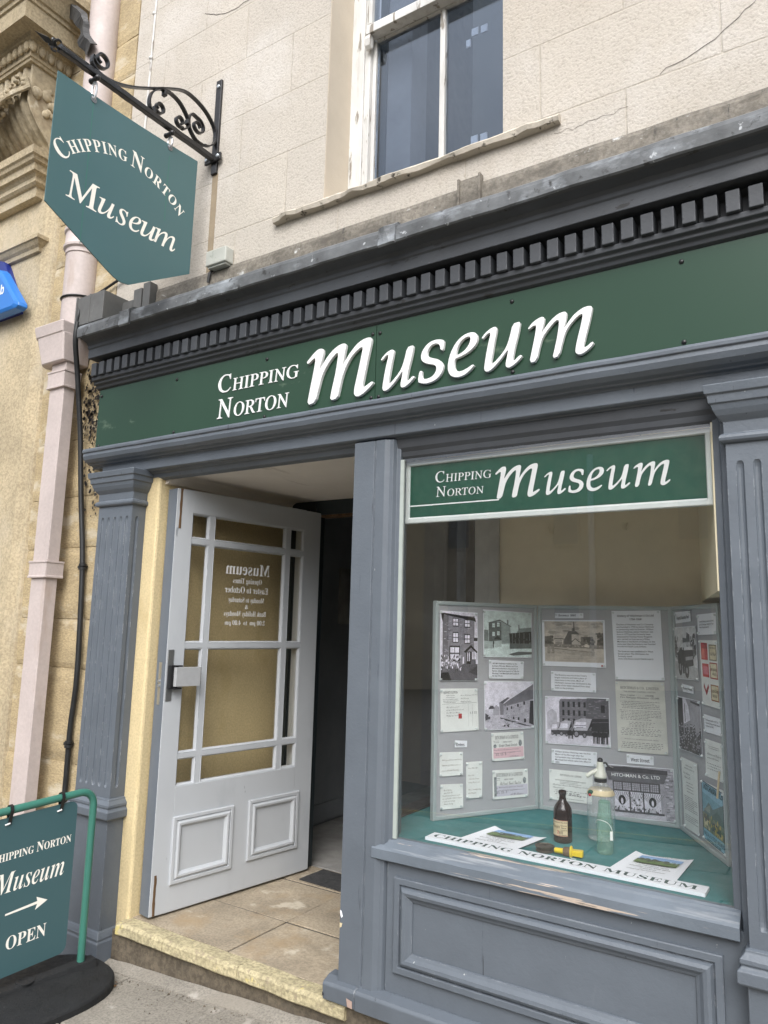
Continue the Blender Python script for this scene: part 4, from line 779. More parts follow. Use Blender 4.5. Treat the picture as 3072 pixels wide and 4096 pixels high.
for z in (4.63, 5.02, 5.34): mb.ball((-3.547, .042, z), .014)
tag(mb.build('white_wire', 'white_paint_old'), 'thin white wire clipped up the render beside the stone strip', 'wire')
mb = MB(); mb.box(WF, -3.645, -3.60, 2.605, 2.618, -.05, -.01); mb.build('stub', 'cable_black'); 
tag(bpy.data.objects['stub'], 'short black metal stub sticking out beside the green fascia end', 'bracket'); bpy.data.objects['stub'].name = 'wall_bracket'
# ------------------------------------------------------------------ the far side of the street (seen only as reflections)
OB = thing('opposite_building', (0, -24, 0), 'stone terrace across the street, seen faintly reflected in the shop window', 'building')
fo = F((0, -24, 0), (-1, 0, 0))
MB().box(fo, -45, 45, -4, 8.4, -.4, 0).build('wall', 'opposite_stone', OB, origin=(0, -24, 0))
for x in range(-12, 13, 3):
    for z in (.9, 4.6):
        w = MB().frame(fo, (x*1.5-.55, z, x*1.5+.55, z+1.6), [(0, 0), (0, .06), (.08, .06), (.08, .01)]).build('window', 'opposite_stone', OB)
        MB().box(fo, x*1.5-.47, x*1.5+.47, z+.08, z+1.52, -.1, .008).build('pane', 'opposite_window', w)
MB().tube([fo.p(8.0, -.5, .1), fo.p(8.0, 8, .1)], .12, 10).build('downpipe', 'white_letter', OB)
# black lichen and soot on the stone beside the hopper
mb = MB(); r_ = random.Random(3)
for i in range(420):
    z = 3.02-abs(r_.gauss(0, .38)); x = -3.80+r_.gauss(0, .075); s = r_.uniform(.004, .013)
    if x < -3.90 or x > -3.62 or z < 1.9: continue
    mb.poly(F((x, .030, z), (1, 0, 0)), [(s*math.cos(t)*r_.uniform(.5, 1.3), s*math.sin(t)*r_.uniform(.5, 1.6)) for t in (0, 1.2, 2.4, 3.6, 4.8)])
tag(mb.build('black_lichen', 'black_iron', BLD), kind='stuff')
# grit and crumbs of mortar gathered along the foot of the step
mb = MB(); r_ = random.Random(9)
for i in range(520):
    x = r_.uniform(-3.5, -1.2); y = -.03-abs(r_.gauss(0, .09)); s = r_.uniform(.0015, .006)*(1.6 if r_.random() < .06 else 1); c = Vector((x, y, zg(x)+s*.3)); a = r_.uniform(0, 6)
    mb.add([c+Vector((s*math.cos(a), s*math.sin(a), 0)), c+Vector((-s*.7, s*.6, 0)), c+Vector((s*.2, -s, 0)), c+Vector((0, 0, s*.8))], [(0, 1, 3), (1, 2, 3), (2, 0, 3), (0, 2, 1)])
tag(mb.build('grit', 'step_riser'), 'loose grit and mortar crumbs along the foot of the step', 'grit', kind='stuff')
mb = MB()
for i in range(60):
    x = r_.gauss(-3.28, .16); y = -.10-abs(r_.gauss(0, .07)); s = r_.uniform(.006, .016); a = r_.uniform(0, 6); z = zg(x)+.004+r_.uniform(0, .006)
    mb.add([(x+s*math.cos(a+k), y+s*.6*math.sin(a+k), z+.004*(k % 2)) for k in (0, 1.6, 3.1, 4.7)], [(0, 1, 2, 3)])
tag(mb.build('leaf_litter', 'bare_wood'), 'dry brown leaf scraps at the foot of the grey pilaster', 'leaves', kind='stuff')
# ------------------------------------------------------------------ window display: the bay
WB = thing('display_bay', (-1.1, .5, .6), 'shop window bay with teal cloth floor, tan back wall and dark left side', 'window display')
ZF = .655
mb = MB(); mb.loft([[Vector((x, y, z)) for x, y in ((-1.77, .056), (-.366, .056), (-.49, 1.0), (-1.77, 1.0))] for z in (.60, ZF)]); mb.build('cloth_floor', 'teal_cloth', WB)
mb = MB(); mb.box(WF, -1.575, -.48, .6, 2.36, -1.05, -1.0); mb.build('back_wall', 'tan_wall', WB)
mb = MB(); mb.box(WF, -1.632, -1.575, .6, 2.36, -1.05, -.985); mb.box(WF, -1.72, -1.632, .6, 2.36, -1.04, -.992); mb.build('wall_post', 'post_grey', WB, bevel=.004)
mb = MB(); mb.box(WF, -1.77, -1.72, .6, 2.36, -1.05, -.99); mb.box(WF, -1.77, -1.755, .6, .66, -.99, -.06); mb.build('dark_partition', 'dark_panel', WB)
mb = MB(); mb.loft([[Vector((x, y, z)) for x, y in ((-.378, .05), (-.583, 1.0), (-.50, 1.0), (-.30, .05))] for z in (1.64, 2.36)]); mb.build('side_wall', 'cream_wall', WB)
mb = MB(); mb.loft([[Vector((x, y, z)) for x, y in ((-.372, .06), (-.494, 1.0), (-.475, 1.0), (-.353, .06))] for z in (.60, 1.64)]); mb.build('side_mirror', 'mirror', WB)
mb = MB(); mb.box(WF, -1.77, -.3, 2.32, 2.36, -1.05, -.055); mb.build('ceiling', 'cream_wall', WB)
for x in (-1.30, -.93): MB().tube([(x, .985+0*.1, 2.02), (x+.01, .98, 1.99), (x+.02, .985, 1.985), (x+.03, .985, 2.02)], .003, 6).build('wall_hook', 'cream_wall', WB)
# window sign
WS = thing('window_sign', (-1.0, .085, 1.93), 'white framed emerald green museum sign hung inside the top of the shop window', 'sign')
SF_ = F((0, .085, 0), (1, 0, 0)); r_ = (-1.615, 1.935, -.381, 2.2075)
MB().frame(SF_, r_, [(0, -.012), (0, .006), (.003, .008), (.018, .008), (.021, .004), (.021, -.012)]).build('sign_frame', 'alu', WS)
MB().box(SF_, -1.596, -.400, 1.954, 2.189, -.010, 0).build('sign_panel', 'window_green', WS)
mb = MB(); caps(mb, SF_, 'CHIPPING', 'serif', -1.471, -1.211, 2.104, .049, .70, h=.0015, gap=.02); caps(mb, SF_, 'NORTON', 'serif', -1.467, -1.245, 2.042, .0445, .70, h=.0015, gap=.02)
sx = (-.521+1.195)/(-.752+2.111); sz = (2.145-2.014)/(2.836-2.516)
mx0 = min(a for a, b in MU[0]); mzb = min(b for a, b in MU[0]); mx1 = max(a for a, b in MU[4])
sx = (-.521+1.195)/(mx1-mx0); mz1 = max(b for a, b in MU[0]); sz = (2.146-2.013)/(mz1-mzb)
for i, dx, dz, hole in WORD:
    v, f = outline([((a+dx-mx0)*sx-1.195, (b+dz-mzb)*sz+2.013) for a, b in MU[i]], [((a+dx-mx0)*sx-1.195, (b+dz-mzb)*sz+2.013) for a, b in hole] if hole else None, .0006, .0001)
    mb.add([SF_.p(x, y, .0014+z) for x, y, z in v], f)
mb.box(SF_, -1.596, -1.178, 2.0085, 2.0135, 0, .0013); mb.box(SF_, -1.596, -.400, 1.9555, 1.9605, 0, .0013)
mb.build('lettering', 'white_letter', WS)
for x in (-1.42, -.62): MB().tube([(x, .083, 2.2), (x, .083, 2.33)], .0022, 6).build('hanging_wire', 'ink', WS)
# folding display board
KS = 1.043; cam0 = Vector((0, -2.6, 1.5))
CORN = [cam0+(Vector(q)-cam0)*KS for q in ((-1.551, .241, .69), (-1.267, .735, .69), (-.667, .787, .69), (-.4205, .3555, .69))]
DB = thing('display_board', (-1.05, .8, ZF), 'three leaved grey felt display board standing behind the bottles in the window', 'display board')
BF = []
for i in range(3):
    a, b = CORN[i], CORN[i+1]; a = Vector((a.x, a.y, ZF+.001)); b = Vector((b.x, b.y, ZF+.001)); fr = F(a, b-a); w = (b-a).length; BF.append(fr)
    p = MB().box(fr, .008, w-.008, .008, .952, -.016, -.002).build('panel', 'board_felt', DB)
    MB().frame(fr, (.003, 0, w-.003, .96), [(0, -.020), (0, .004), (.003, .006), (.015, .006), (.018, .003), (.018, -.012)]).build('panel_frame', 'board_frame', p)
for i in (1, 2):
    mb = MB()
    for z in (.14, .50, .86): mb.tube([CORN[i]+Vector((0, -.004, z-.03)), CORN[i]+Vector((0, -.004, z+.03))], .005, 8)
    mb.build('hinge', 'steel', DB)
PIN = None
def pins(parent, pts):
    global PIN
    for q in pts:
        if PIN is None:
            mb = MB(); mb.lathe([(.0045, 0), (.0045, .0015), (.0028, .003), (.0028, .007), (.0046, .0085), (.0046, .0105), (.001, .011)], (0, 0, 0), 10, (0, -1, 0)); PIN = mb.build('pin', 'clear_plastic', parent, origin=(0, 0, 0)); LOC[PIN] = Vector(q); PIN.location = q
        else: link(PIN.copy(), parent, q)
def paper(name, label, cat, bi, quad, m='paper_white', h=.003, pin=4, group='papers pinned to the display board', curl=.003):
    """a sheet pinned to leaf bi; quad = corners TL, TR, BR, BL on the leaf. Returns the sheet and its own frame (0..w, 0..h)"""
    b = BF[bi]; TL, TR, BR_, BL = [b.p(s*KS, t*KS, h) for s, t in quad]
    fr = F(BL, BR_-BL, (0, 0, 1)); fr.v = (TL-BL).normalized(); fr.n = b.n; w = ((BR_-BL).length+(TR-TL).length)/2; hh = ((TL-BL).length+(TR-BR_).length)/2
    n = 6; vs = []; sd = len(label)*1.37
    def warp(a, t): return curl*(.5+.5*math.sin(a*5+sd)*math.cos(t*4+sd))*(1 if 0 < a < 1 and 0 < t < 1 else .6)
    for k in (0, -.0005):
        for j in range(n+1):
            for i in range(n+1):
                a, t = i/n, j/n; P = (BL*(1-a)+BR_*a)*(1-t)+(TL*(1-a)+TR*a)*t; vs.append(P+b.n*(k))
    fs = []
    for j in range(n):
        for i in range(n): q = j*(n+1)+i; fs += [(q, q+1, q+n+2, q+n+1), (q+49, q+49+n+1, q+49+n+2, q+50)]
    for i in range(n):
        fs += [(i, i+49, i+50, i+1), (42+i, 43+i, 92+i, 91+i), (7*i, 7*i+7, 7*i+56, 7*i+49), (7*i+6, 7*i+55, 7*i+62, 7*i+13)]
    o = MB().add(vs, fs).build(name, m, None); tag(o, label, cat, group); fr.w, fr.h = w, hh
    if pin:
        e = .008; P = [fr.p(e, hh-e, .001), fr.p(w-e, hh-e, .001), fr.p(e, e, .001), fr.p(w-e, e, .001)]
        pins(o, P[:pin])
    return o, fr
def lines(mb, fr, txt, a0, a1, top, lh, style='sans', h=.0009, size=None, align='L'):
    """typed lines fitted between a0 and a1 (the longest line fills the width)"""
    gl = [glyphs(t, style, 2, off=.010 if style == 'sans' else None) if t.strip() else None for t in txt.split('\n')]; wm = max(max(q[0] for q in g[0]) for g in gl if g); sz = size or (a1-a0)/wm
    for i, g in enumerate(gl):
        if not g: continue
        w = max(q[0] for q in g[0])*sz; x = a0 if align == 'L' else (a0+a1-w)/2
        put(mb, fr, g, x, top-lh*(i+.8), sz, min(sz, lh*1.05), h)
def scrawl(mb, fr, a0, a1, top, lh, n, seed, h=.0009, th=.10, dense=.8):
    """print too small to read: rows of word-sized strokes"""
    r = random.Random(seed)
    for i in range(n):
        x = a0+r.uniform(0, .06)*(a1-a0); y = top-lh*(i+.6); end = a1-r.choice((0, 0, .1, .35))*(a1-a0)*r.random()
        while x < end:
            w = r.uniform(.02, .09)*(a1-a0); e = min(x+w, a1); mb.poly(fr, [(x, y), (e, y), (e, y+lh*th*3), (x, y+lh*th*3)], h); x = e+.016*(a1-a0)/dense
SEP = (1.08, 1.02, .94); COOL = (1.06, 1.04, 1.10); GRN = (1.0, 1.08, 1.06); NEU = (1.08, 1.08, 1.08)
def picture(fr, inset, tint, shapes, parent, name='print'):
    """a printed picture: flat shapes in unit coordinates, later shapes on top"""
    mb = MB(); a0, b0, a1, b1 = inset; w = a1-a0; hh = b1-b0; hgt = .0006
    for sh in shapes:
        g = sh[0]; c = tuple(max(0, min(1, (g if isinstance(g, (int, float)) else g[i])*tint[i]))**1.95 for i in range(3)); pts = sh[1]
        if len(pts) == 2: (x0, y0), (x1, y1) = pts; pts = [(x0, y0), (x1, y0), (x1, y1), (x0, y1)]
        mb.poly(fr, [(a0+max(0, min(1, x))*w, b0+max(0, min(1, y))*hh) for x, y in pts], hgt, c); hgt += .000012
    return mb.build(name, 'printed', parent)
def el(g, cx, cy, rx, ry, n=14): return (g, [(cx+rx*math.cos(2*math.pi*i/n), cy+ry*math.sin(2*math.pi*i/n)) for i in range(n)])
def blot(gs, n, x0, x1, y0, y1, r, seed, asp=1.3):
    q = random.Random(seed); return [el(q.choice(gs), q.uniform(x0, x1), q.uniform(y0, y1), r*q.uniform(.4, 1.2), r*asp*q.uniform(.4, 1.2), 6) for _ in range(n)]
def winp(x0, y0, x1, y1, g=.9, d=.2):
    mx = (x0+x1)/2; my = (y0+y1)/2; t = (x1-x0)*.05
    return [(d, [(x0-t*2, y0-t*2), (x1+t*2, y1+t*2)]), (g, [(x0, y0), (x1, y1)]), (d+.15, [(mx-t*.7, y0), (mx+t*.7, y1)]), (d+.15, [(x0, my-t), (x1, my+t)])]
def bond(g0, g1, x0, x1, y0, y1, n, seed, w=.05, h=.012):
    q = random.Random(seed); return [(q.uniform(g0, g1), [(x, y), (x+w*q.uniform(.5, 1.2), y+h)]) for _ in range(n) for x, y in [(q.uniform(x0, x1-w), q.uniform(y0, y1-h))]]
# ---- left leaf
o, f = paper('photograph', 'old photograph of a tall three storey house with a porch, nearest the board edge', 'photograph', 0, [(.027, .879), (.225, .875), (.229, .573), (.029, .576)])
S1 = [(.86, [(0, 0), (1, 1)]), (.50, [(.05, .2), (.92, .95)]), (.40, [(.05, .2), (.2, .95)])]+bond(.38, .66, .06, .9, .25, .9, 130, 1, .07, .010)
S1 += [(.14, [(0, .98), (.1, .98), (.93, .93), (.96, .86), (.9, .88), (.08, .955), (.05, .84), (.02, .9)])]
for x0, y0, x1, y1 in ((.33, .80, .46, .90), (.65, .79, .78, .885), (.33, .56, .46, .69), (.65, .55, .78, .665)): S1 += winp(x0, y0, x1, y1)
S1 += [(.75, [(.9, .3), (1, .6)]), (.2, [(.9, .58), (1, .63)])]+winp(.25, .30, .49, .48)+[(.1, [(.3, .30), (.36, .37), (.38, .30)]), (.1, [(.4, .30), (.42, .36), (.46, .30)])]
S1 += [(.13, [(.62, .42), (.82, .52), (1, .42), (.97, .40), (.82, .48), (.66, .40)]), (.35, [(.68, .24), (.95, .42)]), (.12, [(.70, .24), (.81, .42)]), (.9, [(.72, .28), (.74, .41)]), (.9, [(.765, .28), (.785, .41)]), (.85, [(.85, .31), (.89, .42)]), (.85, [(.91, .31), (.95, .42)])]
S1 += [(.33, [(0, 0), (1, 0), (1, .24), (.62, .24), (.5, .2), (0, .2)]), (.24, [(.75, .12), (1, .22), (1, .07)])]+blot((.2, .5, .8, .9), 90, 0, .55, .14, .36, .018, 2)+[(.88, [(.58, .24), (.62, .24), (.62, .34), (.59, .34)]), (.12, [(0, 0), (.28, .0), (.2, .12), (0, .1)])]
picture(f, (.003, .003, f.w-.003, f.h-.003), COOL, S1, o)
o, f = paper('photograph', 'greenish photograph of a square corner house beside an open shed, top of the left leaf', 'photograph', 0, [(.256, .891), (.533, .883), (.532, .674), (.258, .678)])
S2 = [(.84, [(0, 0), (1, 1)]), (.88, [(0, 0), (1, .27)]), (.36, [(.10, .28), (.36, .28), (.36, .78), (.10, .74)]), (.58, [(.36, .28), (.56, .30), (.55, .68), (.36, .80)]), (.25, [(.07, .735), (.33, .82), (.58, .67), (.55, .67), (.35, .79), (.10, .735)]), (.4, [(.48, .70), (.51, .82)])]+bond(.3, .46, .11, .36, .3, .74, 60, 3, .05, .012)+bond(.52, .7, .37, .54, .32, .7, 40, 4, .04, .012)
for x, y in ((.17, .64), (.27, .66), (.17, .45), (.27, .47)): S2 += winp(x, y, x+.05, y+.09)
S2 += [(.2, [(.20, .38), (.27, .46), (.36, .38)]), (.45, [(.0, .3), (.09, .58)]), (.7, [(0, .17), (.2, .18), (.2, .33), (0, .34)]), (.75, [(.21, .20), (.36, .22), (.36, .36), (.21, .34)]), (.15, [(.18, .2), (.2, .33)]), (.5, [(.68, .54), (.74, .64), (1, .67), (1, .55)]), (.3, [(.72, .6), (.74, .72)]), (.12, [(.52, .52), (.60, .53), (1, .58), (1, .30), (.54, .30)]), (.38, [(.53, .18), (1, .20), (1, .31), (.53, .30)])]
for x in (.58, .65, .73, .83, .95): S2.append((.55, [(x, .3), (x+.008, .3), (x+.012, .54), (x+.004, .54)]))
S2 += [(.35, [(.5, .06), (.7, .12), (1, .12), (1, .07), (.6, .03)])]+blot((.12, .3), 20, .6, 1, .32, .42, .02, 5)
picture(f, (.003, .003, f.w-.003, f.h-.003), GRN, S2, o)
o, f = paper('typed_note', 'typed six line note about the brewer, maltster and quarryman between the two larger photographs', 'note', 0, [(.289, .666), (.485, .658), (.483, .579), (.289, .583)])
mb = MB(); lines(mb, f, '1850 Mr Hitchman in addition to the\nbusiness of Brewer, Malster and Wine\nMerchant embarked in the pursuits of\nFarmer, Quarryman (quarry at Tally Ho\nBlockley), Coal Merchant and Lessee of\nthe Gas Works.', .018, f.w*.86, f.h-.008, .0115); mb.build('lettering', 'ink', o)
o, f = paper('photograph', 'photograph of a lane beside a long stone barn, low on the left leaf', 'photograph', 0, [(.263, .573), (.542, .567), (.544, .357), (.266, .357)])
S3 = [(.88, [(0, 0), (1, 1)]), (.74, [(0, 0), (1, .42)]), (.66, [(.36, .23), (.95, .03), (1, .03), (1, .62), (.36, .52)]), (.42, [(.36, .52), (.5, .62), (.97, .92), (1, .95), (1, .62), (.40, .48)]), (.15, [(.90, .1), (1, .05), (1, .58), (.93, .58)])]+bond(.45, .8, .38, .9, .12, .52, 130, 6, .03, .014)
for x, y, q in ((.43, .40, 1), (.52, .42, 1), (.65, .46, 1.2), (.78, .50, 1.3), (.56, .2, 1), (.66, .17, 1.2), (.79, .12, 1.5)): S3.append((.13, [(x, y), (x+.028*q, y+.055*q)]))
S3 += [(.5, [(.30, .3), (.37, .3), (.37, .56), (.28, .56)]), (.35, [(.28, .56), (.45, .67), (.5, .66), (.36, .54)]), (.62, [(.16, .3), (.28, .3), (.28, .46), (.22, .52), (.16, .44)]), (.3, [(.06, .43), (.19, .44), (.16, .5), (.1, .5)]), (.8, [(.07, .32), (.16, .32), (.16, .43), (.07, .43)]), (.25, [(0, .18), (.07, .3), (0, .35)]), (.3, [(0, .2), (.10, .22), (.1, .28), (.02, .26)]), (.25, [(.30, .25), (.95, .03), (.8, .05), (.3, .22)])]+blot((.55, .85, .65), 40, .05, .7, .02, .22, .03, 8, .35)+blot((.08,), 7, .36, .5, .03, .2, .018, 9, 1)
picture(f, (.003, .003, f.w-.003, f.h-.003), COOL, S3, o)
o, f = paper('invoice', 'cream tradesman invoice with an orange stamp, below the tall house photograph', 'invoice', 0, [(.032, .543), (.226, .541), (.235, .361), (.037, .359)], 'paper_cream')
mb = MB(); fit(mb, f, 'SIDNEY LEWIS', 'serifb', .016, .092, f.h-.022, f.h-.011, .0009, 2); lines(mb, f, 'Builder, Undertaker\nand General Engineer,\nMarket Street, CHIPPING NORTON', .012, .096, f.h-.024, .009, 'serifb', align='C'); scrawl(mb, f, .012, .096, f.h-.052, .006, 2, 3)
mb.poly(f, [(.008, f.h-.068), (.196, f.h-.066), (.196, f.h-.065), (.008, f.h-.067)], .0009)
for a in (.150, .172): mb.poly(f, [(a, .02), (a+.0006, .02), (a+.0006, f.h-.07), (a, f.h-.07)], .0009)
lines(mb, f, 'Messrs Hitchman & Co Ld\nThe Brewery\nChipping Norton', .108, .198, f.h-.022, .014, 'script'); lines(mb, f, 'By repairs on a/c\nof work & materials at\nthe Warren Hotel\nChipping Norton', .03, .125, f.h-.074, .0125, 'script'); put(mb, f, glyphs('£ 1 11', 'script', 2), .158, .075, .014)
mb.build('lettering', 'ink_grey', o); MB().box(f, .096, .114, .056, .078, 0, .0008).build('stamp', 'red_print', o)
o, f = paper('caption_card', 'small white card reading Orders, pinned alone in the gap on the left leaf', 'caption card', 0, [(.109, .323), (.174, .318), (.173, .291), (.109, .293)], pin=1)
mb = MB(); fit(mb, f, 'Orders', 'sansb', .008, .052, .005, .019, .0009); mb.build('lettering', 'ink', o)
def cheque(label, quad, bank, band, seed):
    o, f = paper('cheque', label, 'cheque', 0, quad, 'paper_cream'); mb = MB()
    fit(mb, f, 'HITCHMAN & Co LIMITED.', 'serifb', .02, f.w-.03, f.h-.030, f.h-.014, .0009, 2); fit(mb, f, 'CHIPPING NORTON', 'serifb', .064, .118, f.h-.047, f.h-.040, .0009, 2); fit(mb, f, bank, 'black' if seed == 1 else 'script', .04, f.w-.04, f.h-.068, f.h-.052, .0009, 2)
    scrawl(mb, f, .010, .042, f.h-.034, .007, 2, seed); lines(mb, f, 'Pay Holland & Anderson Limited\nthe sum of forty one pounds', .01, f.w-.03, f.h-.070, .013, 'script'); put(mb, f, glyphs('11. 15. 3', 'script', 2), .02, .024, .016)
    mb.poly(f, [(.10, .034), (f.w-.02, .036), (f.w-.02, .0372), (.10, .0352)], .0009); lines(mb, f, 'A W Baker', .10, f.w-.03, .026, .016, 'script'); mb.build('lettering', 'ink_grey', o)
    b = MB(); b.box(f, .008, f.w-.004, .012, f.h*.46, 0, .0006); b.build('colour_band', band, o)
    b = MB(); fr2 = F(f.p(f.w-.022, f.h-.052, .0009), f.u); fr2.v = f.v; fr2.n = f.n; b.poly(fr2, [(.010*math.cos(t*.5), .015*math.sin(t*.5)) for t in range(13)]); 
    if seed == 2: b.box(f, .008, .022, .012, f.h-.03, 0, .0010)
    else: b.poly(F(f.p(.018, f.h-.06, .0009), f.u), [(.009*math.cos(t*.5), .009*math.sin(t*.5)) for t in range(13)])
    b.build('engraved_seal', 'seal_grey', o)
mat('pink_tint', (.72, .50, .54), .8, .05, 20); mat('lilac_tint', (.60, .58, .66), .8, .05, 20); mat('seal_grey', (.30, .33, .34), .8, .3, 90)
cheque('old cheque with a pink lower half, on the left leaf', [(.302, .345), (.481, .345), (.487, .224), (.308, .223)], 'Lloyds Bank Limited', 'pink_tint', 1)
cheque('old cheque with a lilac lower half, lowest on the left leaf', [(.309, .185), (.505, .180), (.509, .058), (.312, .061)], 'Midland Bank Limited', 'lilac_tint', 2)
for lab, q, t in (('handwritten order slip with a printed address line and rusty smudge, under the Orders card', [(.033, .277), (.152, .273), (.153, .176), (.034, .177)], 'Will you please send 4 doz\nSiphons of Soda water as\nsoon as possible & oblige'), ('tall narrow handwritten order slip between the square slips and the cheques', [(.169, .228), (.255, .228), (.254, .075), (.171, .076)], 'Decr 21st 16\n\nDear Sir\n  Kindly bring\ntoday 6 gals ale\n\nYours faithfully\nR S Smith'), ('square handwritten order slip in the bottom left corner of the left leaf', [(.039, .145), (.153, .140), (.156, .041), (.039, .042)], '  Post Office\n   Jan 6th 31\nGentlemen please send\nme a further three dozen\nas you see today\n   Yours truly')):
    o, f = paper('order_slip', lab, 'order slip', 0, q, 'paper_cream', group='handwritten order slips'); mb = MB(); n = t.count('\n')+1
    lines(mb, f, t, .010, f.w-.008, f.h-.018, (f.h-.035)/n, 'script'); mb.build('lettering', 'ink_brown', o)
# ---- middle leaf
o, f = paper('caption_card', 'white caption card reading Brewery 1860 above the brewery engraving', 'caption card', 1, [(.085, .885), (.216, .886), (.216, .863), (.084, .861)], pin=2)
mb = MB(); fit(mb, f, 'Brewery 1860', 'sans', .018, f.w-.036, .005, .0195, .0009, 3, off=.008); mb.build('lettering', 'ink', o)
o, f = paper('engraving', 'sepia engraving of a brewery with a tall chimney behind a boundary wall', 'print', 1, [(.022, .851), (.311, .856), (.313, .644), (.025, .640)])
S4 = [(.72, [(0, 0), (1, 1)]), (.70, [(0, 0), (1, .22)])]+blot((.62, .78, .68, .58), 60, 0, 1, .5, 1, .08, 11, .5)+[(.5, [(.3, .42), (.42, .42), (.42, .58), (.36, .58)]), (.80, [(.17, .42), (.32, .42), (.32, .55), (.17, .55)]), (.4, [(.15, .55), (.33, .55), (.31, .58), (.18, .58)]), (.36, [(.34, .36), (.47, .36), (.47, .7), (.40, .7), (.34, .55)]), (.74, [(.47, .36), (.6, .36), (.6, .52), (.54, .58), (.57, .7), (.47, .7)]), (.35, [(.39, .68), (.60, .68), (.55, .76), (.42, .76)]), (.42, [(.47, .74), (.53, .74), (.52, .84), (.48, .84)]), (.28, [(.50, .76), (.525, .76), (.517, .99), (.508, .99)]), (.33, [(.46, .50), (.53, .585), (.61, .50), (.6, .48), (.53, .56), (.47, .48)])]
for i in range(6): S4 += [(.25, [(.19+i*.02, .44), (.202+i*.02, .48)]), (.25, [(.19+i*.02, .5), (.2+i*.02, .525)])]
S4 += blot((.26, .34, .42), 60, 0, .13, .42, .62, .035, 12)+blot((.26, .34, .42), 60, .64, .84, .42, .6, .035, 13)+blot((.24, .34), 40, .9, 1, .4, .7, .035, 14)+[(.45, [(0, .36), (1, .33), (1, .42), (0, .44)])]+blot((.3, .6, .8), 50, .1, .95, .34, .42, .015, 15, .6)
S4 += [(.78, [(.68, .38), (.69, .44), (.73, .45), (.77, .40), (.76, .36)]), (.64, [(.04, .22), (.84, .14), (.86, .24), (.1, .34), (.04, .34)]), (.42, [(.04, .33), (.1, .345), (.86, .25), (.85, .235), (.1, .325)]), (.55, [(.05, .20), (.09, .2), (.09, .42), (.05, .42)]), (.5, [(.13, .2), (.17, .2), (.17, .42), (.13, .42)]), (.55, [(.80, .17), (.845, .17), (.845, .42), (.80, .42)])]+bond(.5, .75, .1, .84, .2, .3, 60, 16, .03, .01)
S4 += [(q/100, [(random.Random(q).uniform(0, .7), y), (random.Random(q).uniform(.5, 1), y+.004)]) for q, y in ((45, .14), (52, .11), (40, .08), (58, .05), (48, .1), (60, .03))]
picture(f, (.012, .022, f.w-.008, f.h-.006), SEP, S4, o); mb = MB(); mb.box(f, f.w-.022, f.w-.008, .004, .012, 0, .0012); mb.build('red_mark', 'red_print', o)
o, f = paper('typed_note', 'typed six line note about the brewery and its wells, under the sepia engraving', 'note', 1, [(.063, .618), (.267, .619), (.267, .532), (.063, .529)])
mb = MB(); lines(mb, f, "The Brewery was one of the Town's\nlargest industries and held a place of\nimportance in the town. Much of\nHitchman's success was attributed to the\nquality of the water obtained from deep\nwells on the premises.", .018, f.w-.024, f.h-.010, .0122); mb.build('lettering', 'ink', o)
o, f = paper('photograph', 'photograph of three covered horse drawn wagons outside a tall stone building', 'photograph', 1, [(.034, .503), (.323, .512), (.326, .299), (.035, .291)])
S5 = [(.86, [(0, 0), (1, 1)]), (.80, [(0, 0), (1, .2)]), (.70, [(.02, .3), (.18, .3), (.18, .66), (.1, .74), (.02, .66)]), (.42, [(.22, .2), (1, .2), (1, 1), (.24, .96), (.22, .9)]), (.33, [(.62, .2), (1, .2), (1, 1), (.66, 1)])]+bond(.34, .55, .24, .98, .3, .98, 170, 17, .05, .016)
for i in range(5):
    x = .27+i*.085
    for z in (.80, .62, .44): S5.append((.14, [(x, z-.01*(5-i)*.2), (x+.035, z+.11)]))
S5 += [(.16, [(.70, .48), (.99, .52), (.99, .58), (.7, .56)]), (.13, [(.72, .3), (.99, .3), (.99, .5), (.74, .48)])]+[(.13, [(.88, .7), (.94, .86)])]
for x, y, w, h in ((.08, .25, .14, .21), (.21, .26, .20, .24), (.43, .27, .30, .29)):
    S5 += [(.20, [(x+.01, y-.06), (x+w*1.05, y-.05), (x+w, y+.05), (x, y+.05)]), (.66, [(x, y+.03), (x+w*.78, y+.04), (x+w*1.02, y+h), (x+w*.5, y+h*1.03), (x+w*.12, y+h*.82)]), (.85, [(x+.01, y+h*.3), (x+w*.7, y+h*.36), (x+w*.72, y+h*.75), (x+w*.2, y+h*.75)]), (.08, [(x+w*.76, y+.04), (x+w*1.05, y+h*.5), (x+w, y+h*.92), (x+w*.9, y+h*.5)]), el(.10, x+w*.2, y-.04, w*.15, w*.24), el(.5, x+w*.2, y-.04, w*.10, w*.17), el(.10, x+w*.62, y-.06, w*.11, w*.19), el(.45, x+w*.62, y-.06, w*.07, w*.13)]
S5 += [(.45, [(.46, .40), (.64, .41), (.64, .425), (.46, .415)]), (.45, [(.49, .36), (.6, .365), (.6, .38), (.49, .375)])]
for x in (.36, .75, .82, .90): S5 += [el(.09, x+.03, .24, .05, .055), (.09, [(x+.06, .26), (x+.09, .36), (x+.1, .37), (x+.09, .26)])]+[(.09, [(x+d, .05 if x > .5 else .12), (x+d+.012, .05 if x > .5 else .12), (x+d+.014, .22), (x+d, .22)]) for d in (0, .02, .05, .065)]
picture(f, (.003, .003, f.w-.003, f.h-.003), COOL, S5, o)
o, f = paper('typed_note', 'typed five line note about the first Mayor, under the wagons photograph', 'note', 1, [(.062, .270), (.266, .274), (.263, .212), (.062, .207)])
mb = MB(); lines(mb, f, 'William Simkins Hitchman was the first\nMayor of the Borough after the\nCorporation was remodelled under the\nMunicipal Act which came into effect in\n1835.', .017, f.w-.026, f.h-.004, .0122); mb.build('lettering', 'ink', o)
o, f = paper('certificate', 'cream dividend certificate pinned behind the brown bottle', 'certificate', 1, [(.050, .180), (.246, .183), (.240, .049), (.051, .049)], 'paper_cream')
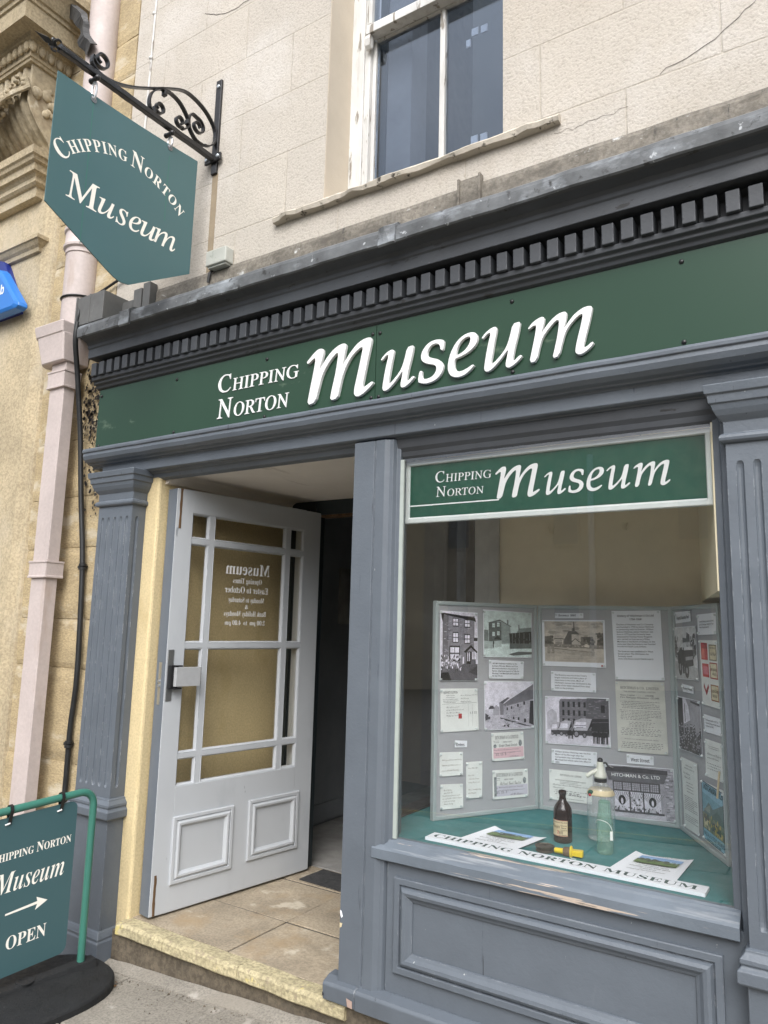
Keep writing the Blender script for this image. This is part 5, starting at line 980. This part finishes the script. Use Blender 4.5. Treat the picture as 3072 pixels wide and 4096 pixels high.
mb = MB(); fit(mb, f, 'HITCHMAN & CO., LIMITED', 'serifb', .052, .152, f.h-.028, f.h-.018, .0009, 2); fit(mb, f, 'TWENTY SECOND DEBENTURE DIVIDEND WARRANT', 'serifb', .028, .172, f.h-.050, f.h-.044, .0009, 2); scrawl(mb, f, .05, .15, f.h-.052, .006, 2, 21); lines(mb, f, 'Midland Bank Ld Chipping Norton\nTwo pounds', .016, .185, f.h-.062, .012, 'script'); scrawl(mb, f, .02, .18, f.h-.09, .008, 3, 22, dense=.4); lines(mb, f, 'Hartley', .09, .15, .042, .02, 'script'); scrawl(mb, f, .03, .17, .014, .006, 1, 23); mb.build('lettering', 'ink_grey', o)
o, f = paper('typed_sheet', 'large white typed sheet headed History, near the top of the middle leaf', 'typed sheet', 1, [(.342, .898), (.551, .903), (.559, .602), (.353, .596)])
mb = MB(); fit(mb, f, 'History of Hitchman & Co Ltd', 'sansb', .025, .187, f.h-.031, f.h-.018, .0009, 2); fit(mb, f, '1796-1968', 'sansb', .079, .133, f.h-.044, f.h-.035, .0009, 2)
lines(mb, f, 'The firm of Hitchman and Co Company\nwas founded in 1796 by James Hitchman\nin partnership with his brother, William\nSpence Hitchman. James Hitchman was\nborn in 1773 and had formerly been\nemployed by Thomas Henry Kingdom\nwho carried on business as a Wine\nMerchant at the Bunch of Grapes. In the\nsame year that the business was founded\nhe married Sarah Lock Simkins.\n\nThe business was established in West\nStreet where The Old Swann Inn\nformerly stood\n(now 2 by Simon Smith Hairdressers)', .018, f.w-.030, f.h-.058, .0112); mb.build('lettering', 'ink', o)
o, f = paper('prospectus', 'aged buff share prospectus of close print, below the white history sheet', 'prospectus', 1, [(.351, .587), (.557, .594), (.564, .292), (.357, .288)], 'paper_old')
mb = MB(); fit(mb, f, 'HITCHMAN & CO., LIMITED,', 'serifb', .022, .192, f.h-.036, f.h-.022, .0009, 2); fit(mb, f, 'THE BREWERY, CHIPPING NORTON.', 'sans', .036, .176, f.h-.050, f.h-.042, .0009, 2); lines(mb, f, 'Share Capital  -  -  -  -  £50,000.\nFirst Mortgage Debentures  £33,000.', .020, .192, f.h-.056, .0105, 'serifb')
scrawl(mb, f, .02, .19, f.h-.086, .0072, 5, 31); scrawl(mb, f, .014, .196, f.h-.126, .0066, 7, 32); scrawl(mb, f, .05, .17, f.h-.178, .0062, 4, 33, dense=.25); scrawl(mb, f, .014, .196, f.h-.206, .0070, 5, 34, dense=.5); fit(mb, f, 'METROPOLITAN AND BIRMINGHAM BANK, LIMITED.', 'serifb', .03, .18, .055, .060, .0009, 2); scrawl(mb, f, .014, .196, .046, .0075, 4, 35, dense=.6); mb.build('lettering', 'ink_grey', o)
o, f = paper('caption_card', 'bold white caption card reading West Street, above the old shop photograph', 'caption card', 1, [(.392, .280), (.504, .280), (.504, .243), (.393, .241)], pin=2)
mb = MB(); fit(mb, f, 'West Street', 'sansb', .018, f.w-.018, .010, .025, .0009, 3); mb.build('lettering', 'ink', o)
o, f = paper('photograph', 'photograph of an old wine shop front, partly behind the soda siphon', 'photograph', 1, [(.297, .229), (.585, .237), (.588, .021), (.305, .012)])
S6 = [(.58, [(0, 0), (1, 1)])]+bond(.4, .75, .86, 1, 0, .95, 60, 41, .07, .03)+[(.72, [(.02, .0), (.86, 0), (.86, .10), (.02, .10)]), (.35, [(.04, .70), (.86, .70), (.92, .90), (.0, .92)]), (.22, [(.0, .88), (.92, .88), (.92, .96), (.3, .99), (0, .97)]), (.27, [(.10, .46), (.80, .46), (.80, .70), (.10, .70)])]
for i in range(5):
    S6 += [(.62, [(.12+i*.135, .53), (.235+i*.135, .67)])]+[(.2, [(.12+i*.135+k*.028, .53), (.126+i*.135+k*.028, .67)]) for k in range(1, 4)]+[(.2, [(.12+i*.135, .57+k*.035), (.235+i*.135, .576+k*.035)]) for k in range(3)]
for x0, x1 in ((.12, .34), (.36, .54), (.56, .80)):
    S6 += [(.82, [(x0, .13), (x1, .50)])]; cx = (x0+x1)/2
    for k in range(-5, 6): S6.append((.45, [(cx, .2), (cx+k*.034, .49), (cx+k*.034+.014, .49)]))
    if x1-x0 > .2: S6 += [el(.12, cx, .33, .055, .095), el(.8, cx, .31, .018, .06), (.75, [(cx-.06, .13), (cx+.06, .13), (cx+.06, .18), (cx-.06, .18)])]
    else: S6 += blot((.2, .9, .5), 24, x0, x1, .14, .4, .015, 43, 2)
    S6 += blot((.25, .7, .4), 14, x0, x1, .13, .2, .015, 44, 1.6)
S6 += [(.3, [(.08, .09), (.84, .09), (.84, .13), (.08, .13)]), (.2, [(.34, .1), (.36, .5)]), (.2, [(.54, .1), (.56, .5)])]
po = picture(f, (.003, .003, f.w-.003, f.h-.003), COOL, S6, o)
mb = MB(); fit(mb, f, 'HITCHMAN & Co. LTD', 'sans', f.w*.10, f.w*.80, f.h*.775, f.h*.84, .0014, 3, off=.01); mb.build('lettering', 'white_letter', o)
# ---- right leaf
o, f = paper('caption_card', 'white caption card reading Hospital Saturday Fund, at the top of the right leaf', 'caption card', 2, [(.032, .895), (.216, .898), (.215, .855), (.038, .847)], pin=2)
mb = MB(); fit(mb, f, 'Hospital Saturday Fund', 'sans', .02, f.w-.02, .010, .030, .0009, 2, off=.012); mb.build('lettering', 'ink', o)
o, f = paper('photograph', 'black and white photograph of an early motor lorry piled with a display', 'photograph', 2, [(.010, .830), (.266, .838), (.277, .623), (.022, .615)])
S7 = [(.82, [(0, 0), (1, 1)])]+blot((.3, .4, .22, .5), 120, 0, 1, .42, .8, .05, 51)+[(.8, [(.2, .6), (1, .65), (1, 1), (.2, 1)])]+blot((.35, .25, .5), 50, .6, 1, .45, .85, .04, 52)+[(.68, [(0, 0), (1, 0), (1, .22), (0, .34)]), (.16, [(.15, .3), (.5, .22), (.85, .26), (.85, .55), (.3, .58), (.15, .5)]), (.7, [(.18, .5), (.35, .75), (.55, .78), (.8, .6), (.78, .56), (.52, .7), (.38, .68)]), (.3, [(.42, .7), (.75, .72), (.75, .85), (.62, .9), (.6, .78), (.42, .8)]), (.85, [(.45, .55), (.85, .56), (.85, .62), (.45, .62)]), el(.08, .25, .22, .09, .17), el(.5, .25, .22, .04, .07), el(.08, .55, .16, .10, .15), el(.55, .55, .16, .045, .06), (.6, [(.52, .35), (.85, .38), (.85, .44), (.52, .42)]), (.08, [(.36, .1), (.44, .1), (.46, .6), (.36, .6)]), (.75, [(.38, .56), (.42, .62)])]
picture(f, (.003, .003, f.w-.003, f.h-.003), NEU, S7, o)
o, f = paper('typed_note', 'typed note about soft drinks in the top right of the right leaf', 'note', 2, [(.288, .881), (.474, .886), (.468, .806), (.289, .801)])
mb = MB(); lines(mb, f, 'Cotswold Springs produced soft drinks\nsuch as Champagne, Ginger Ale, Tonic,\nWater Orange Squash etc', .02, f.w-.02, f.h-.024, .0115); mb.build('lettering', 'ink', o)
o, f = paper('label_sheet', 'tall white sheet of six red and buff drink labels', 'label sheet', 2, [(.301, .782), (.477, .784), (.486, .536), (.309, .537)], 'paper_cream')
RD = (.72, .16, .16); BU = (.80, .76, .62)
S8 = [(RD, [(.05, .70), (.43, .97)]), ((.85, .4, .35), [(.1, .72), (.25, .72), (.25, .88), (.1, .88)]), (RD, [(.08, .43), (.46, .64)]), ((.75, .35, .4), [(.13, .47), (.41, .60)]), ((.55, .12, .15), [(.1, .27), (.14, .33), (.24, .22), (.38, .33), (.42, .28), (.26, .14)])]
for x0, y0, c in ((.52, .70, (.45, .42, .33)), (.52, .42, (.6, .15, .15)), (.52, .08, (.55, .3, .15))): S8 += [(c, [(x0, y0), (x0+.42, y0+.25)]), (BU, [(x0+.035, y0+.018), (x0+.385, y0+.232)])]
picture(f, (.004, .004, f.w-.004, f.h-.004), NEU, S8, o)
mb = MB(); g2 = lambda t, x0, x1, y0, y1, st='serifb': fit(mb, f, t, st, f.w*x0, f.w*x1, f.h*y0, f.h*y1, .0014, 2)
g2('ORANGE', .26, .42, .92, .955); g2('SQUASH', .26, .42, .86, .90); g2('HITCHMAN', .58, .88, .87, .90); g2('Tonic Water', .57, .89, .77, .82, 'italicb'); g2('DRY GINGER', .56, .9, .54, .58); g2('ALE', .65, .82, .48, .52); g2('GINGER', .57, .89, .22, .26); g2('BEER', .62, .84, .15, .19); mb.build('lettering', 'ink_brown', o)
o, f = paper('caption_card', 'small tilted caption card reading Brewery Workers, between the two right leaf photographs', 'caption card', 2, [(.086, .598), (.218, .596), (.215, .567), (.095, .566)], pin=2)
mb = MB(); fit(mb, f, 'Brewery Workers', 'sans', .014, f.w-.014, .008, .022, .0009, 2, off=.012); mb.build('lettering', 'ink', o)
o, f = paper('photograph', 'dark photograph of a crowd of brewery workers in a yard', 'photograph', 2, [(.025, .543), (.281, .546), (.289, .335), (.036, .328)])
S9 = [(.55, [(0, 0), (1, 1)]), (.14, [(0, .4), (.24, .5), (.24, 1), (0, 1)]), (.86, [(.24, .5), (.55, .6), (.5, .85), (.38, 1), (.24, 1)]), (.6, [(.55, .4), (1, .4), (1, .92), (.6, .98)]), (.2, [(.6, .94), (1, .90), (1, .94), (.6, .98)]), (.4, [(.3, .55), (.34, .55), (.34, .9), (.31, .9)])]
q = random.Random(61)
for i in range(90):
    y = .48-.46*i/90+q.uniform(-.04, .04); x = q.uniform(.03, .97); S9 += [(q.choice((.10, .16, .22)), [(x-.03, y-.14), (x+.03, y-.14), (x+.03, y), (x-.03, y)]), el(q.choice((.6, .72, .8)), x, y+.02, .016, .024, 7), (.1, [(x-.02, y+.03), (x+.02, y+.03), (x+.012, y+.05), (x-.012, y+.05)])]
picture(f, (.003, .003, f.w-.003, f.h-.003), COOL, S9, o)
o, f = paper('typed_note', 'typed note about the brewery closing, halfway down the right leaf', 'note', 2, [(.313, .501), (.485, .502), (.486, .440), (.319, .436)])
mb = MB(); lines(mb, f, 'The Brewery closed in 1931. The\nCotswold Springs part of the business\ncontinued until 1968.', .016, f.w-.018, f.h-.012, .0115); mb.build('lettering', 'ink', o)
o, f = paper('certificate', 'pale printed certificate above the blue poster on the right leaf', 'certificate', 2, [(.316, .410), (.486, .414), (.484, .279), (.312, .272)], 'paper_cream')
mb = MB(); scrawl(mb, f, .03, .14, f.h-.02, .007, 2, 71, dense=.5); lines(mb, f, 'Hitchman and Company\nreceived with thanks', .02, f.w-.02, f.h-.045, .014, 'script'); scrawl(mb, f, .02, .15, f.h-.085, .010, 3, 72, dense=.3); mb.build('lettering', 'ink_grey', o)
o, f = paper('letter', 'long typed letter pinned low on the right leaf beside the blue poster', 'letter', 2, [(.046, .297), (.224, .300), (.219, .028), (.058, .023)], 'paper_cream')
mb = MB(); lines(mb, f, 'CHIPPING NORTON\nCO-OPERATIVE SOCIETY LTD', .03, .15, f.h-.02, .012, 'serifb', align='C'); lines(mb, f, 'Dear Madam\n   Sunday 15', .02, .10, f.h-.05, .016, 'script'); scrawl(mb, f, .05, .13, f.h-.09, .012, 4, 81, dense=.3); scrawl(mb, f, .015, .165, f.h-.15, .0075, 8, 82); scrawl(mb, f, .015, .165, f.h-.225, .0075, 4, 83); mb.build('lettering', 'ink_grey', o)
o, f = paper('poster', 'blue and green brewery poster curling off the outer edge of the right leaf', 'poster', 2, [(.262, .247), (.475, .251), (.470, .026), (.262, .034)], 'paper_cream', group=None)
SK = (.46, .66, .74)
S10 = [(SK, [(0, 0), (1, 1)]), ((.36, .56, .62), [(0, .45), (1, .45), (1, .75), (0, .8)]), ((.30, .40, .38), [(0, .42), (.3, .68), (.5, .6), (1, .8), (1, .3), (0, .3)]), ((.45, .50, .44), [(.05, .5), (.4, .66), (.35, .5)]), ((.22, .33, .30), [(.3, .4), (.7, .62), (1, .5), (1, .35)]), ((.40, .43, .33), [(0, .18), (1, .18), (1, .42), (0, .46)]), ((.70, .62, .38), [(.55, .18), (.9, .2), (.88, .30), (.55, .28)]), ((.75, .70, .52), [(.06, .2), (.32, .2), (.32, .36), (.06, .38)]), ((.3, .25, .2), [(.06, .36), (.32, .35), (.3, .41), (.08, .43)]), ((.16, .22, .24), [(.4, .24), (.85, .26), (.8, .38), (.45, .38)]), ((.15, .2, .2), [(.2, .18), (.25, .26)])]+blot(((.25, .35, .2), (.7, .6, .2), (.2, .3, .25)), 70, .1, .95, .2, .45, .03, 91)+[(SK, [(0, 0), (1, 0), (1, .17), (0, .17)])]+[((.08, .12, .16), [(0, 0), (1, .012)]), ((.08, .12, .16), [(0, .985), (1, 1)]), ((.08, .12, .16), [(0, 0), (.02, 1)]), ((.08, .12, .16), [(.98, 0), (1, 1)])]
picture(f, (.004, .004, f.w-.004, f.h-.004), NEU, S10, o)
mb = MB(); fit(mb, f, 'HITCHMAN & Co', 'sansb', f.w*.12, f.w*.95, f.h*.855, f.h*.955, .0016, 2); fit(mb, f, 'PALE ALE & STOUT BREWERS', 'sansb', f.w*.07, f.w*.95, f.h*.09, f.h*.155, .0016, 2); fit(mb, f, 'CHIPPING NORTON', 'sansb', f.w*.2, f.w*.8, f.h*.03, f.h*.07, .0016, 2); mb.build('lettering', 'ink_teal', o)
mb = MB(); mb.tube([BF[2].p(.485, .33, .012), BF[2].p(.50, .235, .03)], .004, 7)
tag(mb.build('wooden_stick', 'label_buff'), 'thin wooden stick leaning at the outer edge of the display board', 'stick')
# ------------------------------------------------------------------ objects on the teal cloth
BT = thing('beer_bottle', (-1.0475, .424, ZF), 'dark brown glass bottle with a buff ginger beer label', 'bottle')
c = (-1.0475, .424, ZF)
MB().lathe([(.001, .001), (.033, 0), (.0365, .004), (.037, .008), (.037, .118), (.0355, .128), (.030, .140), (.021, .152), (.0155, .160), (.0135, .170), (.0128, .183), (.0145, .1835), (.0158, .186), (.0158, .196), (.0135, .198), (.0095, .1985), (.0095, .19)], c, 32).build('glass', 'brown_glass', BT)
fb = F((-1.0475, .424, ZF), (.93, .36, 0))
def wrap(mb, t, style, a0, a1, z0, z1, rad=.0378):
    v, f = glyphs(t, style, 2); x0 = min(q[0] for q in v); x1 = max(q[0] for q in v); y0 = min(q[1] for q in v); y1 = max(q[1] for q in v)
    mb.add([(c[0]+rad*math.sin(a), c[1]-rad*math.cos(a), ZF+z0+(y-y0)/(y1-y0)*(z1-z0)) for x, y in v for a in [a0+(x-x0)/(x1-x0)*(a1-a0)]], f)
mb = MB(); mb.loft([[Vector((c[0]+r*math.sin(a), c[1]-r*math.cos(a), ZF+z)) for r, z in ((.0373, .028), (.0373, .088))] for a in [-1.35+2.2*i/20 for i in range(21)]], closed=False, caps=False); LB = mb.build('label', 'label_buff', BT)
mb = MB()
for z in (.029, .0865): mb.loft([[Vector((c[0]+.0375*math.sin(a), c[1]-.0375*math.cos(a), ZF+z+d)) for d in (0, .0013)] for a in [-1.35+2.2*i/20 for i in range(21)]], closed=False, caps=False)
wrap(mb, 'B', 'black', -.30, -.08, .036, .050); mb.build('red_border', 'red_print', LB)
mb = MB(); wrap(mb, 'Hitchman & Co Ltd', 'black', -.95, .78, .076, .084); wrap(mb, 'Ginger', 'black', -1.0, .02, .055, .072); wrap(mb, 'Chipping', 'black', .10, .75, .064, .072); wrap(mb, 'Norton', 'black', .15, .7, .056, .063); wrap(mb, 'eer', 'black', -.06, .35, .036, .048); wrap(mb, 'ESTABLISHED 1796', 'sansb', .1, .75, .049, .053); wrap(mb, 'FULLY GUARANTEED', 'sansb', -.1, .7, .031, .0345)
mb.build('lettering', 'ink', LB)
SP = thing('soda_siphon', (-.930, .556, ZF), 'tall fluted clear glass soda siphon with a cream head, tallest on the teal cloth', 'siphon'); c = (-.930, .556, ZF)
MB().lathe([(.001, .004), (.040, 0), (.052, .004), (.055, .012), (.055, .160), (.053, .180), (.046, .198), (.035, .210), (.024, .218), (.020, .226), (.020, .232)], c, 48, wob=lambda k, h: 1+(.022*math.cos(k*2*math.pi*14) if .03 < h < .17 else 0)).build('glass_body', 'clear_bottle', SP)
MB().lathe([(.0455, .1985), (.0555, .182), (.0560, .178), (.054, .176)], c, 32).build('neck_label', 'label_buff', SP)
mb = MB(); mb.ball((c[0]-.028, c[1]-.046, ZF+.186), .012, (1, .5, 1)); mb.build('label_badge', 'window_green', SP); mb = MB(); mb.ball((c[0]-.030, c[1]-.052, ZF+.178), .006, (1, .5, 1)); mb.build('red_dot', 'red_print', SP)
MB().lathe([(.021, .224), (.026, .226), (.026, .238), (.021, .240)], c, 24).build('collar', 'siphon_black', SP)
mb = MB(); mb.lathe([(.022, .240), (.026, .246), (.024, .258), (.018, .272), (.0145, .290), (.014, .303), (.010, .306)], c, 24); u_ = Vector((-.85, -.5, 0)).normalized(); mb.tube([Vector(c)+Vector((0, 0, .272))+u_*.010, Vector(c)+Vector((0, 0, .260))+u_*.035, Vector(c)+Vector((0, 0, .246))+u_*.058], [.0095, .009, .008], 12); mb.build('head', 'siphon_cream', SP)
mb = MB(); mb.lathe([(.0105, .303), (.0115, .308), (.011, .316), (.006, .321), (.001, .322)], c, 18); q = Vector(c); mb.tube(catmull([q+Vector((.012, 0, .300)), q+Vector((.022, .002, .303)), q+Vector((.032, .004, .292)), q+Vector((.052, .008, .284))], 5), .0042, 8); mb.build('lever', 'siphon_black', SP)
MB().tube([q+Vector((0, 0, .02)), q+Vector((0, 0, .23))], .0035, 8).build('dip_tube', 'clear_bottle', SP)
GBt = thing('green_bottle', (-.863, .372, ZF), 'pale frosted green glass bottle with a string tag, in front of the siphon', 'bottle'); c = (-.863, .372, ZF)
MB().lathe([(.001, .003), (.026, 0), (.0305, .006), (.031, .012), (.031, .105), (.0295, .122), (.0275, .136), (.0255, .152), (.0235, .168), (.0225, .180), (.0235, .182), (.0235, .191), (.018, .193), (.018, .186)], c, 28).build('glass', 'green_bottle', GBt)
q = Vector(c); mb = MB(); mb.tube(catmull([q+Vector((-.031, -.010, .108)), q+Vector((-.024, -.022, .122)), q+Vector((-.002, -.033, .126)), q+Vector((.02, -.027, .118)), q+Vector((.030, -.018, .100)), q+Vector((.033, -.018, .085))], 5), .0012, 6); mb.build('string', 'white_letter', GBt)
MB().box(F(q+Vector((.026, -.022, .056)), (1, .2, 0)), 0, .010, 0, .032, 0, .001).build('tag', 'paper_cream', GBt)
q = Vector((-1.06, .250, ZF)); mb = MB(); mb.lathe([(.001, 0), (.030, 0), (.034, .003), (.034, .006), (.029, .009), (.030, .012), (.034, .015), (.037, .020), (.037, .023), (.033, .024), (.030, .020), (.001, .019)], q, 28)
tag(mb.build('tin_stopper', 'dark_wood'), 'round dark ridged stopper lying by the yellow funnel', 'stopper')
YF = thing('yellow_tap', (-.965, .25, ZF), 'bright yellow plastic barrel tap with a cork collar lying on the teal cloth', 'tap')
d_ = Vector((.97, .14, 0)).normalized(); q = Vector((-1.018, .238, ZF+.016))
mb = MB(); mb.lathe([(.006, 0), (.0095, .002), (.0105, .035), (.012, .04)], q, 16, d_); mb.lathe([(.012, .058), (.022, .060), (.024, .064), (.020, .068), (.014, .069)], q, 20, d_)
mb.loft([[q+d_*a+d_.cross(Vector((0, 0, 1)))*x+Vector((0, 0, z)) for x, z in ((-w, -h), (w, -h), (w, h), (-w, h))] for a, w, h in ((.066, .012, .010), (.08, .014, .010), (.105, .014, .011), (.108, .012, .009))]); mb.build('tap_body', 'yellow_plastic', YF, bevel=.002)
MB().lathe([(.012, .034), (.016, .036), (.0175, .055), (.0165, .0585), (.012, .059)], q, 18, d_).build('cork', 'cork', YF)
mb = MB(); nn = -(d_.cross(Vector((0, 0, 1)))); 
fit(mb, F(q+d_*.08+d_.cross(Vector((0, 0, 1)))*.0143, d_), 'BEER', 'sansb', 0, .022, -.004, .004, h=.0004); mb.build('lettering', 'white_letter', YF) if 0 else None
mb = MB(); mb.tube(catmull([q+d_*.06+Vector((0, -.012, -.010)), q+d_*.066+Vector((.005, -.022, -.014)), q+d_*.078+Vector((.01, -.026, -.0145)), q+d_*.09+Vector((.0, -.03, -.0145))], 5), .0012, 5); mb.build('string', 'white_letter', YF)
def leaflet(label, cor, head, body, seed):
    A, B, C_, D_ = [Vector((x, y, ZF+.0015)) for x, y in cor]                # back left, back right, front right, front left
    vs = []; n = 8
    for k in (0, .0006):
        for j in range(n+1):
            for i in range(n+1):
                a, t = i/n, j/n; P = (D_*(1-a)+C_*a)*(1-t)+(A*(1-a)+B*a)*t; e = abs(a-.5)*2; P.z += .010*e**4*(.3+.7*t)+.002*math.sin(a*6+seed)*t+k; vs.append(P)
    N1 = (n+1)**2; fs = []
    for j in range(n):
        for i in range(n): q_ = j*(n+1)+i; fs += [(q_+N1, q_+N1+1, q_+N1+n+2, q_+N1+n+1), (q_, q_+n+1, q_+n+2, q_+1)]
    o = MB().add(vs, fs).build('leaflet', 'paper_white', None); tag(o, label, 'leaflet', 'event leaflets on the window cloth')
    fr = F(D_+Vector((0, 0, .0065)), C_-D_, (A-D_)); fr.n = fr.u.cross(fr.v); w = (C_-D_).length; hh = (A-D_).length
    q2 = random.Random(seed)
    SC = [((.45, .62, .82), [(0, .5), (1, 1)]), ((.60, .72, .80), [(0, .45), (1, .62)]), ((.36, .45, .25), [(0, 0), (1, .5)]), ((.30, .40, .18), [(0, 0), (1, .35)])]+blot(((.13, .20, .10), (.18, .25, .12)), 26, .02, .98, .38, .62, .06, seed)+blot(((.10, .15, .08),), 14, .3, .8, .2, .6, .07, seed+1)
    picture(fr, (w*.16, hh*.52, w*.80, hh*.86), NEU, SC, o)
    mb = MB(); fit(mb, fr, head, 'serifb', w*.30, w*.70, hh*.89, hh*.93, .0012, 2)
    for i, (t, a) in enumerate(body): fit(mb, fr, t, 'sansb', w*(.5-a), w*(.5+a), hh*(.44-i*.075), hh*(.48-i*.075), .0012, 2)
    mb.build('lettering', 'ink', o)
leaflet('white event leaflet with a landscape picture, lying at the left end of the museum plank', [(-1.345, .425), (-1.105, .395), (-1.155, .176), (-1.400, .172)], 'The Rollright Stones', [('A talk by George Lambrick', .22), ('Town Hall, Chipping Norton', .25), ('Monday 11th May 2026', .30), ('2:00 pm', .12), ('Chipping Norton Museum', .28)], 3)
leaflet('white event leaflet with a landscape picture, lying at the right end of the museum plank', [(-.765, .440), (-.560, .462), (-.570, .190), (-.800, .172)], 'The Rollright Stones', [('A talk by George Lambrick', .22), ('Town Hall, Chipping Norton', .25), ('Monday 11th May 2026', .30), ('2:00 pm', .12), ('Chipping Norton Museum', .28)], 4)
PK = thing('name_plank', (-.98, .13, ZF), 'long white plank lettered Chipping Norton Museum, lying along the inside of the window', 'name board')
fp = F((-1.503, .098, ZF), (1.041, -.005, 0), (0.005, 1.041, 0)); fp.n = fp.u.cross(fp.v)
MB().box(fp, 0, 1.041, 0, .080, .001, .013).build('plank', 'paper_white', PK, bevel=.001)
mb = MB(); fit(mb, fp, 'CHIPPING NORTON MUSEUM', 'serifb', .022, 1.012, .020, .062, h=.0134, res=4, word=1.2); mb.build('lettering', 'ink_teal', PK)
